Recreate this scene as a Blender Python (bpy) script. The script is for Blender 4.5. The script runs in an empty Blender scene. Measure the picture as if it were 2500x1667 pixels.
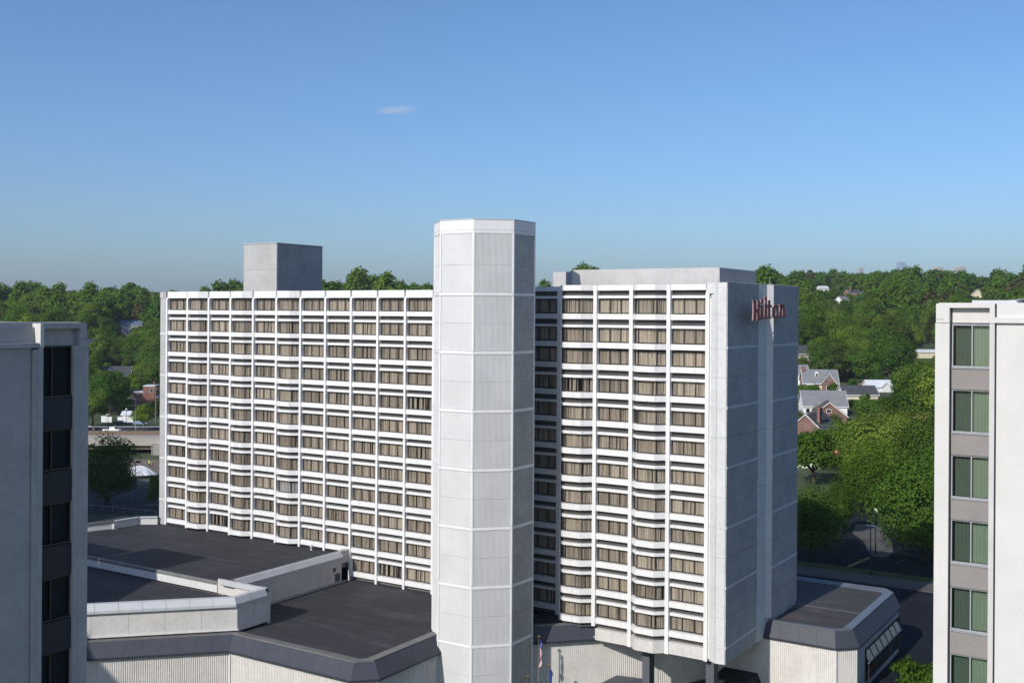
import bpy, math, random
import numpy as np
from mathutils import Vector, Matrix

scene = bpy.context.scene
COL = scene.collection
R = math.radians

# ------------------------------------------------------------------ camera
CAM = Vector((112.7116, -93.982, -2.3923))
YAW, ROLL, FPX = -0.56683, 0.0066, 2648.28
FWD = Vector((math.sin(YAW), math.cos(YAW), 0)); RGT = Vector((math.cos(YAW), -math.sin(YAW), 0)); UP = Vector((0, 0, 1))
cd = bpy.data.cameras.new('camera'); cam = bpy.data.objects.new('camera', cd); COL.objects.link(cam)
rc = RGT * math.cos(ROLL) + UP * math.sin(ROLL); uc = -RGT * math.sin(ROLL) + UP * math.cos(ROLL)
cam.matrix_world = Matrix(((rc.x, uc.x, -FWD.x, CAM.x), (rc.y, uc.y, -FWD.y, CAM.y), (rc.z, uc.z, -FWD.z, CAM.z), (0, 0, 0, 1)))
cd.sensor_width = 36; cd.lens = 36 * FPX / 2500; cd.shift_y = -(833.5 - 763.23) / 2500
cd.clip_start = 1; cd.clip_end = 20000
scene.camera = cam

# ------------------------------------------------------------------ sky, sun, exposure
SUN = Vector((-0.075, -0.84, 0.535)).normalized()
world = bpy.data.worlds.new('World'); scene.world = world; world.use_nodes = True
wn = world.node_tree; bg = wn.nodes['Background']
sky = wn.nodes.new('ShaderNodeTexSky'); sky.sky_type = 'NISHITA'; sky.sun_disc = False
sky.sun_elevation = math.asin(SUN.z); sky.sun_rotation = math.atan2(SUN.x, SUN.y)
sky.altitude = 80; sky.air_density = 1.0; sky.dust_density = 1.5; sky.ozone_density = 8.0
wn.links.new(sky.outputs[0], bg.inputs[0]); bg.inputs[1].default_value = 0.141
sd = bpy.data.lights.new('sun', 'SUN'); sd.energy = 4.3; sd.angle = R(0.53); sd.color = (1.0, 0.955, 0.89)
sun = bpy.data.objects.new('sun', sd); COL.objects.link(sun)
sun.rotation_euler = SUN.to_track_quat('Z', 'Y').to_euler()
sun.location = (0, -60, 60)
vs = scene.view_settings
vs.view_transform = 'Standard'; vs.look = 'None'; vs.gamma = 1; vs.exposure = 0.0
try: vs.use_curve_mapping = False
except Exception: pass
scene.render.engine = 'CYCLES'
scene.cycles.max_bounces = 6; scene.cycles.transparent_max_bounces = 12
scene.render.resolution_x = 1024; scene.render.resolution_y = 682

# ------------------------------------------------------------------ helpers
def at(px, py, depth):
    X = px - 1250; Y = py - 763.23; c, s = math.cos(ROLL), math.sin(ROLL)
    return CAM + (FWD + RGT * ((X * c + Y * s) / FPX) - UP * ((-X * s + Y * c) / FPX)) * depth
def pxy(P):
    d = Vector(P) - CAM; w = d.dot(FWD)
    if w < 1: return (-9999, -9999, w)
    x = d.dot(RGT) / w * FPX; y = -d.z / w * FPX; c, s = math.cos(ROLL), math.sin(ROLL)
    return (1250 + x * c - y * s, 763.23 + x * s + y * c, w)

class MB:
    def __init__(s): s.v = []; s.f = []; s.m = []
    def quad(s, a, b, c, d, m=0):
        n = len(s.v); s.v += [tuple(a), tuple(b), tuple(c), tuple(d)]; s.f.append((n, n+1, n+2, n+3)); s.m.append(m)
    def tri(s, a, b, c, m=0):
        n = len(s.v); s.v += [tuple(a), tuple(b), tuple(c)]; s.f.append((n, n+1, n+2)); s.m.append(m)
    def box(s, x0, x1, y0, y1, z0, z1, m=0):
        n = len(s.v)
        s.v += [(x0,y0,z0),(x1,y0,z0),(x1,y1,z0),(x0,y1,z0),(x0,y0,z1),(x1,y0,z1),(x1,y1,z1),(x0,y1,z1)]
        for f in ((0,3,2,1),(4,5,6,7),(0,1,5,4),(1,2,6,5),(2,3,7,6),(3,0,4,7)):
            s.f.append(tuple(n+i for i in f)); s.m.append(m)
        return s
    def prism(s, poly, z0, z1, m=0, top=None):
        """poly counter-clockwise seen from above; top: optional other polygon for the upper ring"""
        n = len(s.v); k = len(poly); tp = top or poly
        zz0 = z0 if hasattr(z0, '__len__') else [z0]*k; zz1 = z1 if hasattr(z1, '__len__') else [z1]*k
        s.v += [(p[0],p[1],z) for p, z in zip(poly, zz0)] + [(p[0],p[1],z) for p, z in zip(tp, zz1)]
        s.f.append(tuple(n+i for i in reversed(range(k)))); s.m.append(m)
        s.f.append(tuple(n+k+i for i in range(k))); s.m.append(m)
        for i in range(k):
            j = (i+1) % k; s.f.append((n+i, n+j, n+k+j, n+k+i)); s.m.append(m)
        return s
    def hexa(s, pts, m=0):   # 8 points: bottom ring ccw, top ring ccw
        n = len(s.v); s.v += [tuple(p) for p in pts]
        for f in ((0,3,2,1),(4,5,6,7),(0,1,5,4),(1,2,6,5),(2,3,7,6),(3,0,4,7)):
            s.f.append(tuple(n+i for i in f)); s.m.append(m)
        return s
    def tube(s, pts, rad, k=8, m=0):
        n0 = len(s.v); N = len(pts)
        for i, p in enumerate(pts):
            p = Vector(p); t = (Vector(pts[min(i+1,N-1)]) - Vector(pts[max(i-1,0)])).normalized()
            a = t.cross(Vector((0,0,1)) if abs(t.z) < .9 else Vector((1,0,0))).normalized(); b = t.cross(a)
            r = rad[i] if hasattr(rad, '__len__') else rad
            for j in range(k):
                q = 2*math.pi*j/k; s.v.append(tuple(p + a*(math.cos(q)*r) + b*(math.sin(q)*r)))
        for i in range(N-1):
            for j in range(k):
                s.f.append((n0+i*k+j, n0+i*k+(j+1)%k, n0+(i+1)*k+(j+1)%k, n0+(i+1)*k+j)); s.m.append(m)
        s.f.append(tuple(n0+j for j in range(k))); s.m.append(m)
        s.f.append(tuple(n0+(N-1)*k+j for j in reversed(range(k)))); s.m.append(m)
        return s
    def ball(s, c, r, m=0, nu=10, nv=7, sz=1.0):
        pts = []
        for i in range(nv+1):
            a = math.pi*i/nv; pts.append([(c[0]+r*math.sin(a)*math.cos(2*math.pi*j/nu), c[1]+r*math.sin(a)*math.sin(2*math.pi*j/nu), c[2]-r*sz*math.cos(a)) for j in range(nu)])
        for i in range(nv):
            for j in range(nu):
                s.quad(pts[i][j], pts[i][(j+1)%nu], pts[i+1][(j+1)%nu], pts[i+1][j], m)
        return s
    def mesh(s, name, mats, smooth=False):
        me = bpy.data.meshes.new(name); me.from_pydata(s.v, [], s.f)
        for m in (mats if isinstance(mats, (list, tuple)) else [mats]): me.materials.append(m)
        if any(s.m): me.polygons.foreach_set('material_index', s.m)
        if smooth: me.polygons.foreach_set('use_smooth', [True]*len(me.polygons))
        me.update(); return me
    def build(s, name, mats, parent=None, smooth=False):
        return put(name, s.mesh(name, mats, smooth), parent)

def put(name, me, parent=None, loc=(0,0,0), rz=0.0, world=True):
    """link mesh me as an object; loc is in world space (world=True) or local to the parent"""
    o = bpy.data.objects.new(name, me); COL.objects.link(o)
    L = Vector(loc)
    if parent is not None:
        o.parent = parent
        if world:
            p = parent; off = Vector((0,0,0))
            while p is not None: off += p.location; p = p.parent
            L = L - off
    o.location = L; o.rotation_euler = (0,0,rz)
    return o
def tag(o, label, cat, group=None):
    o['label'] = label; o['category'] = cat
    if group: o['group'] = group
    return o
def thing(name, label, cat, loc=(0,0,0), group=None, rz=0.0):
    o = bpy.data.objects.new(name, None); COL.objects.link(o); o.location = loc; o.rotation_euler = (0,0,rz)
    o.empty_display_size = 0.5
    return tag(o, label, cat, group)
def struct(o): o['kind'] = 'structure'; return o
def stuff(o): o['kind'] = 'stuff'; return o
def copy_tree(o, parent=None):
    c = o.copy(); COL.objects.link(c); c.parent = parent
    for ch in o.children: copy_tree(ch, c)
    return c
def offset_path(path, d):
    """shift an open polyline to its right-hand side by d"""
    P = [Vector((p[0],p[1])) for p in path]; out = []
    for i, p in enumerate(P):
        ns = []
        if i > 0: t = (P[i]-P[i-1]).normalized(); ns.append(Vector((t.y,-t.x)))
        if i < len(P)-1: t = (P[i+1]-P[i]).normalized(); ns.append(Vector((t.y,-t.x)))
        n = sum(ns, Vector((0,0))); n.normalize(); n *= d/max(.3, n.dot(ns[0])); out.append((p.x+n.x, p.y+n.y))
    return out

# ------------------------------------------------------------------ materials
MATS = {}
def newmat(name):
    m = bpy.data.materials.new(name); m.use_nodes = True
    nt = m.node_tree; b = nt.nodes['Principled BSDF']; MATS[name] = m
    return m, nt, b
def ramp(nt, fac, stops):
    r = nt.nodes.new('ShaderNodeValToRGB'); nt.links.new(fac, r.inputs[0])
    while len(r.color_ramp.elements) < len(stops): r.color_ramp.elements.new(.5)
    for e, (p, c) in zip(r.color_ramp.elements, stops): e.position = p; e.color = (*c, 1) if len(c) == 3 else c
    return r.outputs[0]
def noise(nt, scale, detail=4, rough=.6, vec=None, sc=None):
    n = nt.nodes.new('ShaderNodeTexNoise'); n.inputs['Scale'].default_value = scale; n.inputs['Detail'].default_value = detail; n.inputs['Roughness'].default_value = rough
    if sc is not None:
        mp = nt.nodes.new('ShaderNodeMapping'); mp.inputs['Scale'].default_value = sc; nt.links.new(vec, mp.inputs[0]); vec = mp.outputs[0]
    if vec is not None: nt.links.new(vec, n.inputs['Vector'])
    return n.outputs['Fac']
def mixc(nt, fac, a, b, mode='MIX'):
    x = nt.nodes.new('ShaderNodeMix'); x.data_type = 'RGBA'; x.blend_type = mode
    for k, v in ((0, fac), (6, a), (7, b)):
        if hasattr(v, 'is_linked') or hasattr(v, 'links'): nt.links.new(v, x.inputs[k])
        else: x.inputs[k].default_value = v if k == 0 else (*v, 1)
    return x.outputs[2]
def geopos(nt): return nt.nodes.new('ShaderNodeNewGeometry').outputs['Position']
def bump(nt, b, h, st, dist=.02):
    n = nt.nodes.new('ShaderNodeBump'); n.inputs['Strength'].default_value = st; n.inputs['Distance'].default_value = dist
    nt.links.new(h, n.inputs['Height']); nt.links.new(n.outputs[0], b.inputs['Normal'])
def surf(name, c1, c2, big=.25, fine=6., streak=0., rough=.8, fineamt=.35, bmp=.0, stain=(.25,.24,.22), spec=.3, metal=0., mid=0.):
    """weathered surface: two-tone mottling, fine grain and optional vertical run marks"""
    m, nt, b = newmat(name); p = geopos(nt)
    col = ramp(nt, noise(nt, big, 5, .65, p), [(.3, c1), (.7, c2)])
    f = noise(nt, fine, 3, .7, p)
    g = ramp(nt, f, [(.3, (1-fineamt,)*3), (.7, (1,1,1))])
    col = mixc(nt, 1.0, col, g, 'MULTIPLY')
    if mid: col = mixc(nt, 1.0, col, ramp(nt, noise(nt, 2.6, 4, .75, p), [(.32, (1-mid,)*3), (.68, (1+mid*.4,)*3)]), 'MULTIPLY')
    if streak > 0:
        s = noise(nt, 1.0, 5, .65, p, (2.3, 2.3, .10))
        sf = ramp(nt, s, [(.50, (0,0,0)), (.70, (streak*1.35,)*3)])
        col = mixc(nt, sf, col, stain)
    nt.links.new(col, b.inputs['Base Color']); b.inputs['Roughness'].default_value = rough
    b.inputs['Specular IOR Level'].default_value = spec; b.inputs['Metallic'].default_value = metal
    if bmp: bump(nt, b, f, bmp)
    return m
surf('white_concrete', (.69,.682,.665), (.76,.752,.735), .6, 9, .30, .75, .06, stain=(.50,.475,.44), mid=.05)
surf('aggregate_pent', (.47,.46,.443), (.57,.56,.54), .35, 12, .2, .9, .2, .25, stain=(.38,.37,.35), mid=.1)
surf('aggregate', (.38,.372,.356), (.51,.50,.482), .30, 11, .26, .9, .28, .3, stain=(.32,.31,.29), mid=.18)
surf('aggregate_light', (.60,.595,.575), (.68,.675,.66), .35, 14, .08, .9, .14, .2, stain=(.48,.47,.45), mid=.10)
surf('aggregate_mid', (.40,.393,.378), (.50,.49,.472), .35, 14, .12, .9, .2, .25, stain=(.34,.33,.31), mid=.10)
surf('tower_trim', (.68,.672,.655), (.74,.732,.715), .5, 9, .15, .8, .05, stain=(.54,.52,.49))
surf('tower_concrete', (.62,.613,.597), (.70,.692,.676), .35, 14, .08, .9, .08, .15, stain=(.54,.53,.51))
surf('kerb_metal', (.10,.11,.125), (.135,.145,.16), .6, 4, .0, .35, .08, spec=.5)
surf('aggregate_warm', (.58,.555,.515), (.69,.665,.625), .45, 10, .16, .9, .2, .25, stain=(.36,.34,.31), mid=.10)
surf('ribbed_concrete', (.64,.605,.56), (.74,.71,.665), .4, 10, .14, .9, .15, .1, stain=(.4,.38,.34), mid=.10)
surf('dark_joint', (.10,.10,.10), (.14,.14,.14), 1, 5)
surf('interior_dark', (.022,.02,.018), (.03,.028,.026), 1, 5)
surf('fascia_metal', (.044,.049,.064), (.056,.061,.078), .6, 4, .0, .55, .08, spec=.3)
surf('fascia_joint', (.20,.20,.20), (.24,.24,.24), 1, 4)
surf('coping_metal', (.46,.465,.475), (.53,.535,.545), .4, 5, .06, .45, .06, spec=.5)
surf('coping_dark', (.14,.135,.13), (.21,.205,.20), .5, 3, .0, .55, .2)
surf('bronze_frame', (.028,.024,.02), (.036,.031,.026), 1, 4, 0, .5, .1, spec=.4)
surf('louver_metal', (.13,.123,.117), (.17,.162,.154), .6, 5, 0, .55, .15, spec=.4)
surf('alum_frame', (.30,.31,.32), (.36,.37,.38), 1, 4, 0, .4, .1, spec=.5)
surf('column_grey', (.085,.09,.105), (.105,.11,.125), .6, 5, 0, .7, .1)
surf('plaster_white', (.56,.54,.505), (.63,.61,.575), .5, 12, .14, .85, .06, .1, stain=(.5,.48,.44))
surf('plaster_pier', (.50,.485,.46), (.58,.565,.54), .6, 9, .30, .85, .1, .1, stain=(.36,.35,.33))
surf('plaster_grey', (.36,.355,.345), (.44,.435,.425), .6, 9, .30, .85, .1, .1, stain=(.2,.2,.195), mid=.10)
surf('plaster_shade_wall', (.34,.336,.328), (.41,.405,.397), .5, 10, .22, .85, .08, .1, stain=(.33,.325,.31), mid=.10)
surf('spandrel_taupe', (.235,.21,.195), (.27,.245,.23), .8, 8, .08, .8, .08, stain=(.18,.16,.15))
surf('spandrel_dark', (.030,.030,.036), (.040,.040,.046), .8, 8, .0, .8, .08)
surf('vertical_blind', (.155,.205,.145), (.18,.235,.17), .7, 3, 0, .8, .06)
surf('asphalt', (.026,.027,.030), (.040,.041,.045), .15, 6, 0, .9, .25)
surf('shade_dark_asphalt', (.014,.017,.023), (.022,.025,.032), .15, 6, 0, .92, .25, spec=.1)  # asphalt colour darkened to stand in for shade over street and car park
surf('sidewalk', (.085,.08,.072), (.125,.117,.105), .3, 5, 0, .9, .15)  # paving colour lowered to carry shade where the sun reaches the walk
surf('bridge_concrete', (.34,.31,.27), (.44,.41,.365), .15, 2, .2, .9, .12, stain=(.22,.19,.16))
surf('paint_white', (.72,.72,.70), (.8,.8,.78), .8, 4, 0, .8, .1)
surf('paint_yellow', (.22,.17,.06), (.28,.215,.08), .8, 4, 0, .8, .1)
surf('grass', (.035,.065,.015), (.07,.10,.03), .3, 3, 0, .95, .35)
surf('dirt', (.16,.12,.085), (.24,.19,.14), .2, 2, 0, .95, .3)
surf('siding_white', (.68,.68,.66), (.76,.76,.74), .5, 3, .05, .8, .05)
surf('siding_cream', (.60,.54,.38), (.66,.60,.44), .5, 3, .05, .8, .05)
surf('shingle_grey', (.17,.175,.185), (.24,.245,.255), .4, 4, .0, .9, .2)
surf('shingle_dark', (.055,.057,.065), (.085,.087,.097), .5, 4, .0, .9, .2)
surf('shingle_brown', (.10,.075,.06), (.14,.105,.085), .5, 4, .0, .9, .2)
surf('shingle_blue', (.11,.14,.20), (.16,.2,.28), .5, 4, .0, .8, .2)
surf('metal_roof', (.55,.58,.62), (.66,.69,.72), .4, 3, .05, .5, .08)
surf('bark', (.06,.045,.033), (.10,.08,.06), 1.2, 6, 0, .95, .3)
surf('pole_black', (.012,.012,.013), (.018,.018,.02), 1, 5, 0, .5, .1)
surf('pole_grey', (.25,.24,.22), (.32,.31,.29), 1, 5, 0, .6, .1)
surf('wood_pole', (.16,.12,.085), (.22,.165,.12), 1, 5, 0, .9, .2)
surf('gold_ball', (.55,.36,.08), (.62,.42,.1), 1, 5, 0, .25, .05, spec=.6, metal=.9)
surf('sign_red', (.34,.014,.010), (.38,.017,.012), 1, 4, 0, .5, .05)
surf('sign_return', (.30,.24,.23), (.34,.27,.26), 1, 4, 0, .5, .05)
surf('tarp', (.62,.63,.65), (.74,.75,.77), .5, 2, 0, .5, .1)
surf('silt_fence', (.015,.015,.015), (.025,.025,.025), 1, 4, 0, .9, .1)
surf('vest_yellow', (.55,.75,.02), (.6,.8,.03), 1, 4, 0, .8, .05)
surf('vest_orange', (.85,.16,.01), (.9,.2,.015), 1, 4, 0, .8, .05)
surf('cloth_dark', (.02,.022,.03), (.03,.032,.04), 1, 4, 0, .9, .05)
surf('skin', (.30,.17,.11), (.33,.19,.125), 1, 4, 0, .7, .05)
surf('car_white', (.78,.78,.78), (.8,.8,.8), 1, 4, 0, .25, .02, spec=.6)
surf('car_black', (.018,.019,.022), (.022,.023,.026), 1, 4, 0, .2, .02, spec=.6)
surf('car_blue', (.22,.30,.42), (.25,.33,.45), 1, 4, 0, .25, .02, spec=.6)
surf('car_glass', (.012,.014,.018), (.016,.018,.022), 1, 4, 0, .08, .02, spec=.6)
surf('tyre', (.02,.02,.02), (.025,.025,.025), 1, 4, 0, .9, .05)
surf('flag_red', (.42,.02,.03), (.46,.025,.035), 1, 4, 0, .8, .05)
surf('flag_white', (.72,.70,.68), (.76,.74,.72), 1, 4, 0, .8, .05)
surf('flag_blue', (.03,.04,.16), (.035,.05,.19), 1, 4, 0, .8, .05)
surf('flag_state', (.012,.04,.20), (.018,.05,.24), 1, 4, 0, .8, .05)
surf('skyline_glass', (.28,.35,.43), (.34,.41,.50), .02, .1, 0, .3, .1)
surf('skyline_tan', (.42,.36,.31), (.5,.44,.38), .02, .1, 0, .8, .1)
surf('cable', (.30,.30,.30), (.34,.34,.34), 1, 4, 0, .6, .05)
surf('blossom', (.62,.16,.17), (.75,.26,.25), 1, 4, 0, .9, .1)

def roof_mat(name, c1, c2):
    m, nt, b = newmat(name); p = geopos(nt)
    a = noise(nt, .22, 5, .65, p); s = noise(nt, 1.0, 5, .65, p, (.13, 1.3, 1))
    x = mixc(nt, .55, a, s)
    col = ramp(nt, x, [(.36, tuple(v*.8 for v in c1)), (.5, c1), (.58, c2), (.68, tuple(v*1.55 for v in c2))])
    f = noise(nt, 7, 3, .7, p)
    col = mixc(nt, 1.0, col, ramp(nt, f, [(.3,(.82,)*3),(.7,(1,1,1))]), 'MULTIPLY')
    nt.links.new(col, b.inputs['Base Color']); b.inputs['Roughness'].default_value = .8; b.inputs['Specular IOR Level'].default_value = .3
    return m
roof_mat('roof_membrane', (.036,.036,.041), (.052,.052,.058))
roof_mat('roof_membrane_right', (.062,.057,.055), (.082,.076,.073))

def curtain_mat(name, c1, c2):
    m, nt, b = newmat(name)
    oi = nt.nodes.new('ShaderNodeObjectInfo'); tc = nt.nodes.new('ShaderNodeTexCoord')
    av = nt.nodes.new('ShaderNodeVectorMath'); av.operation = 'MULTIPLY_ADD'
    cb = nt.nodes.new('ShaderNodeCombineXYZ'); nt.links.new(oi.outputs['Random'], cb.inputs[0])
    nt.links.new(cb.outputs[0], av.inputs[0]); av.inputs[1].default_value = (37,0,0); nt.links.new(tc.outputs['Object'], av.inputs[2])
    s = noise(nt, 1.0, 3, .7, av.outputs[0], (7.0, .5, .25))
    col = ramp(nt, s, [(.3, c1), (.62, c2)])
    hv = nt.nodes.new('ShaderNodeHueSaturation'); nt.links.new(col, hv.inputs['Color'])
    mr = nt.nodes.new('ShaderNodeMapRange'); nt.links.new(oi.outputs['Random'], mr.inputs[0]); mr.inputs[3].default_value = .74; mr.inputs[4].default_value = 1.14
    nt.links.new(mr.outputs[0], hv.inputs['Value'])
    nt.links.new(hv.outputs[0], b.inputs['Base Color']); b.inputs['Roughness'].default_value = .9; b.inputs['Specular IOR Level'].default_value = .1
    return m
curtain_mat('curtain', (.26,.232,.192), (.50,.455,.39))
curtain_mat('sheer', (.34,.34,.36), (.68,.68,.70))

def glass_mat(name, tint, refl=.07, ior=1.5):
    m = bpy.data.materials.new(name); m.use_nodes = True; nt = m.node_tree; MATS[name] = m
    nt.nodes.remove(nt.nodes['Principled BSDF']); out = nt.nodes['Material Output']
    t = nt.nodes.new('ShaderNodeBsdfTransparent'); t.inputs[0].default_value = (*tint, 1)
    g = nt.nodes.new('ShaderNodeBsdfGlossy'); g.inputs['Roughness'].default_value = .02; g.inputs[0].default_value = (.9,.9,.9,1)
    lw = nt.nodes.new('ShaderNodeFresnel'); lw.inputs[0].default_value = ior
    ma = nt.nodes.new('ShaderNodeMath'); ma.operation = 'ADD'; ma.inputs[1].default_value = refl - .04; nt.links.new(lw.outputs[0], ma.inputs[0])
    gb = nt.nodes.new('ShaderNodeNewGeometry'); iv = nt.nodes.new('ShaderNodeMath'); iv.operation = 'SUBTRACT'; iv.inputs[0].default_value = 1; nt.links.new(gb.outputs['Backfacing'], iv.inputs[1])
    mu = nt.nodes.new('ShaderNodeMath'); mu.operation = 'MULTIPLY'; nt.links.new(ma.outputs[0], mu.inputs[0]); nt.links.new(iv.outputs[0], mu.inputs[1])
    mx = nt.nodes.new('ShaderNodeMixShader'); nt.links.new(mu.outputs[0], mx.inputs[0]); nt.links.new(t.outputs[0], mx.inputs[1]); nt.links.new(g.outputs[0], mx.inputs[2])
    nt.links.new(mx.outputs[0], out.inputs[0]); return m
glass_mat('bronze_glass', (.93,.915,.895), .05)
glass_mat('clear_glass', (.93,.95,.93), .06)
glass_mat('dark_glass', (.74,.76,.76), .045, 1.3)
glass_mat('black_glass', (.5,.52,.54), .02, 1.15)
glass_mat('sloped_glass', (.25,.28,.32), .16)

def brick_mat(name, c1, c2, mortar):
    m, nt, b = newmat(name); tc = nt.nodes.new('ShaderNodeTexCoord')
    mp = nt.nodes.new('ShaderNodeMapping'); mp.inputs['Rotation'].default_value = (R(90), 0, R(20)); nt.links.new(tc.outputs['Object'], mp.inputs[0])
    br = nt.nodes.new('ShaderNodeTexBrick'); br.inputs['Color1'].default_value = (*c1,1); br.inputs['Color2'].default_value = (*c2,1); br.inputs['Mortar'].default_value = (*mortar,1)
    br.inputs['Scale'].default_value = 4; br.inputs['Mortar Size'].default_value = .012; nt.links.new(mp.outputs[0], br.inputs[0])
    f = noise(nt, .6, 4, .6, tc.outputs['Object'])
    nt.links.new(mixc(nt, 1.0, br.outputs[0], ramp(nt, f, [(.3,(.75,)*3),(.7,(1.1,1.1,1.1))]), 'MULTIPLY'), b.inputs['Base Color'])
    b.inputs['Roughness'].default_value = .9; return m
brick_mat('brick_red', (.21,.085,.058), (.26,.11,.075), (.30,.25,.21))
brick_mat('brick_brown', (.165,.085,.062), (.21,.11,.08), (.25,.2,.17))

def leaf_mat(name, c1, c2, c3):
    m = bpy.data.materials.new(name); m.use_nodes = True; nt = m.node_tree; MATS[name] = m
    nt.nodes.remove(nt.nodes['Principled BSDF']); out = nt.nodes['Material Output']
    oi = nt.nodes.new('ShaderNodeObjectInfo'); p = geopos(nt)
    col = ramp(nt, oi.outputs['Random'], [(0, tuple(v*.78 for v in c1)), (.35, c1), (.65, c2), (1, c3)])
    n2 = noise(nt, .45, 3, .6, p); n3 = noise(nt, .018, 2, .5, p)
    col = mixc(nt, 1.0, col, ramp(nt, n2, [(.3, (.72,.74,.66)), (.7, (1.22,1.2,1.1))]), 'MULTIPLY')
    col = mixc(nt, 1.0, col, ramp(nt, n3, [(.35, (.85,.92,1.0)), (.65, (1.15,1.06,.85))]), 'MULTIPLY')
    d = nt.nodes.new('ShaderNodeBsdfDiffuse'); t = nt.nodes.new('ShaderNodeBsdfTranslucent')
    nt.links.new(col, d.inputs[0]); nt.links.new(mixc(nt, 1.0, col, (1.15,1.2,.5), 'MULTIPLY'), t.inputs[0])
    mx = nt.nodes.new('ShaderNodeMixShader'); mx.inputs[0].default_value = .42
    nt.links.new(d.outputs[0], mx.inputs[1]); nt.links.new(t.outputs[0], mx.inputs[2]); nt.links.new(mx.outputs[0], out.inputs[0])
    return m
leaf_mat('leaves', (0.092,0.175,0.027), (0.128,0.215,0.036), (0.170,0.242,0.047))
leaf_mat('leaves_deep', (0.072,0.146,0.027), (0.096,0.177,0.034), (0.125,0.200,0.042))
leaf_mat('leaves_olive', (0.108,0.155,0.040), (0.130,0.175,0.048), (0.150,0.182,0.058))
leaf_mat('leaves_bronze', (.10,.10,.045), (.115,.11,.05), (.125,.12,.06))
M = MATS

# ================================================================== TERRAIN AND STREETS
def lerp_tab(tab, x):
    for (a, u), (b, v) in zip(tab, tab[1:]):
        if x <= b:
            t = max(0., min(1., (x-a)/(b-a))); t = t*t*(3-2*t); return u + (v-u)*t
    return tab[-1][1]
TR = [(0,-38),(205,-38),(270,-35.4),(310,-33.6),(374,-30.2),(500,-20),(700,-2),(800,7),(950,13),(1150,13),(2500,-40),(6000,-70)]
TM = [(0,-41),(260,-41),(330,-40),(430,-32),(560,-18),(660,-6),(900,-3),(1200,-8),(2500,-40),(6000,-70)]
TL = [(0,-44),(335,-44),(352,-41.6),(400,-41.3),(470,-36),(560,-25),(660,-12),(760,-8),(950,-14),(1300,-20),(2500,-45),(6000,-70)]
def ground_z(x, y):
    d = Vector((x,y,0)) - Vector((CAM.x,CAM.y,0)); w = d.dot(FWD); l = d.dot(RGT); k = l/max(60., w)
    a, b, c = lerp_tab(TL, w), lerp_tab(TM, w), lerp_tab(TR, w)
    def sm(e0, e1, v):
        t = max(0., min(1., (v-e0)/(e1-e0))); return t*t*(3-2*t)
    z = a + (b-a)*sm(-.33, -.20, k)
    z = z + (c-z)*sm(.02, .24, k)
    z -= 15*sm(.085, .12, k)*(1-sm(.205, .235, k))*sm(500, 700, w)
    return z + 17*math.exp(-((k-.066)/.022)**2 - ((w-640)/70)**2)
rows = [-260,-150,-80,-30,0,30,60,90,110,125,140,155,170,185,200,215,230,245,260,280,300,320,333,338,343,348,354,362,374,390,410,430,460,490,520,560,600,640,680,720,760,800,850,900,950,1000,1100,1250,1500,1900,2500,3500,4500,6000]
K = [i/40*1.6-.8 for i in range(41)]
tm = MB()
for w in rows:
    for k in K:
        l = k*max(160., abs(w)); P = CAM + FWD*w + RGT*l; tm.v.append((P.x, P.y, ground_z(P.x, P.y)))
nk = len(K)
for i in range(len(rows)-1):
    for j in range(nk-1):
        a = i*nk+j; tm.f.append((a, a+1, a+nk+1, a+nk)); tm.m.append(0)
m, nt, b = newmat('ground_soil'); p = geopos(nt)
c = ramp(nt, noise(nt, .05, 5, .6, p), [(.35,(.035,.06,.017)),(.55,(.055,.075,.024)),(.72,(.11,.095,.06))])
c = mixc(nt, 1.0, c, ramp(nt, noise(nt, 1.2, 3, .7, p), [(.3,(.7,)*3),(.7,(1.15,)*3)]), 'MULTIPLY')
nt.links.new(c, b.inputs['Base Color']); b.inputs['Roughness'].default_value = .95
struct(tm.build('terrain', m, smooth=True))

def sheet(name, poly, z, mat, thick=0.0):
    mb = MB()
    if thick: mb.prism(poly, z-thick, z)
    else:
        n = len(poly); mb.v = [(p_[0],p_[1],z) for p_ in poly]; mb.f = [tuple(range(n))]; mb.m = [0]
    return struct(mb.build(name, mat))
# right: street behind the hotel, kerbed walk, verge and car park
sheet('street', [(30,8),(140,8),(140,52.6),(30,52.6)], -37.96, M['shade_dark_asphalt'])
sheet('sidewalk', [(30,52.6),(140,52.6),(140,57.3),(30,57.3)], -37.83, M['sidewalk'], .4)
sheet('verge', [(30,57.3),(140,57.3),(140,60.4),(30,60.4)], -37.85, M['grass'], .4)
sheet('car_park', [(50,60.4),(140,60.4),(140,108),(30,108)], -37.95, M['shade_dark_asphalt'])
sheet('island_walk', [(71.5,69.9),(73.0,69.3),(74.0,70.6),(73.7,74.7),(71.6,82.2),(67.4,93.4),(63.4,92.6),(64.6,85.6),(67.9,79.7)], -37.82, M['sidewalk'], .3)
sheet('kerb_painted', [(70.6,60.6),(71.0,60.6),(72.0,68.4),(71.6,68.4)], -37.80, M['paint_yellow'], .3)
for i, (x0, y0, x1, y1) in enumerate([(75.9,66.6,76.0,71.4),(78.6,66.6,78.7,71.4),(81.3,66.6,81.4,71.4),(84.0,66.6,84.1,71.4),(76.4,84,76.5,89)]):
    struct(sheet('parking_line', [(x0,y0),(x0+.12,y0),(x1+.12,y1),(x1,y1)], -37.945, M['sidewalk']))
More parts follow.
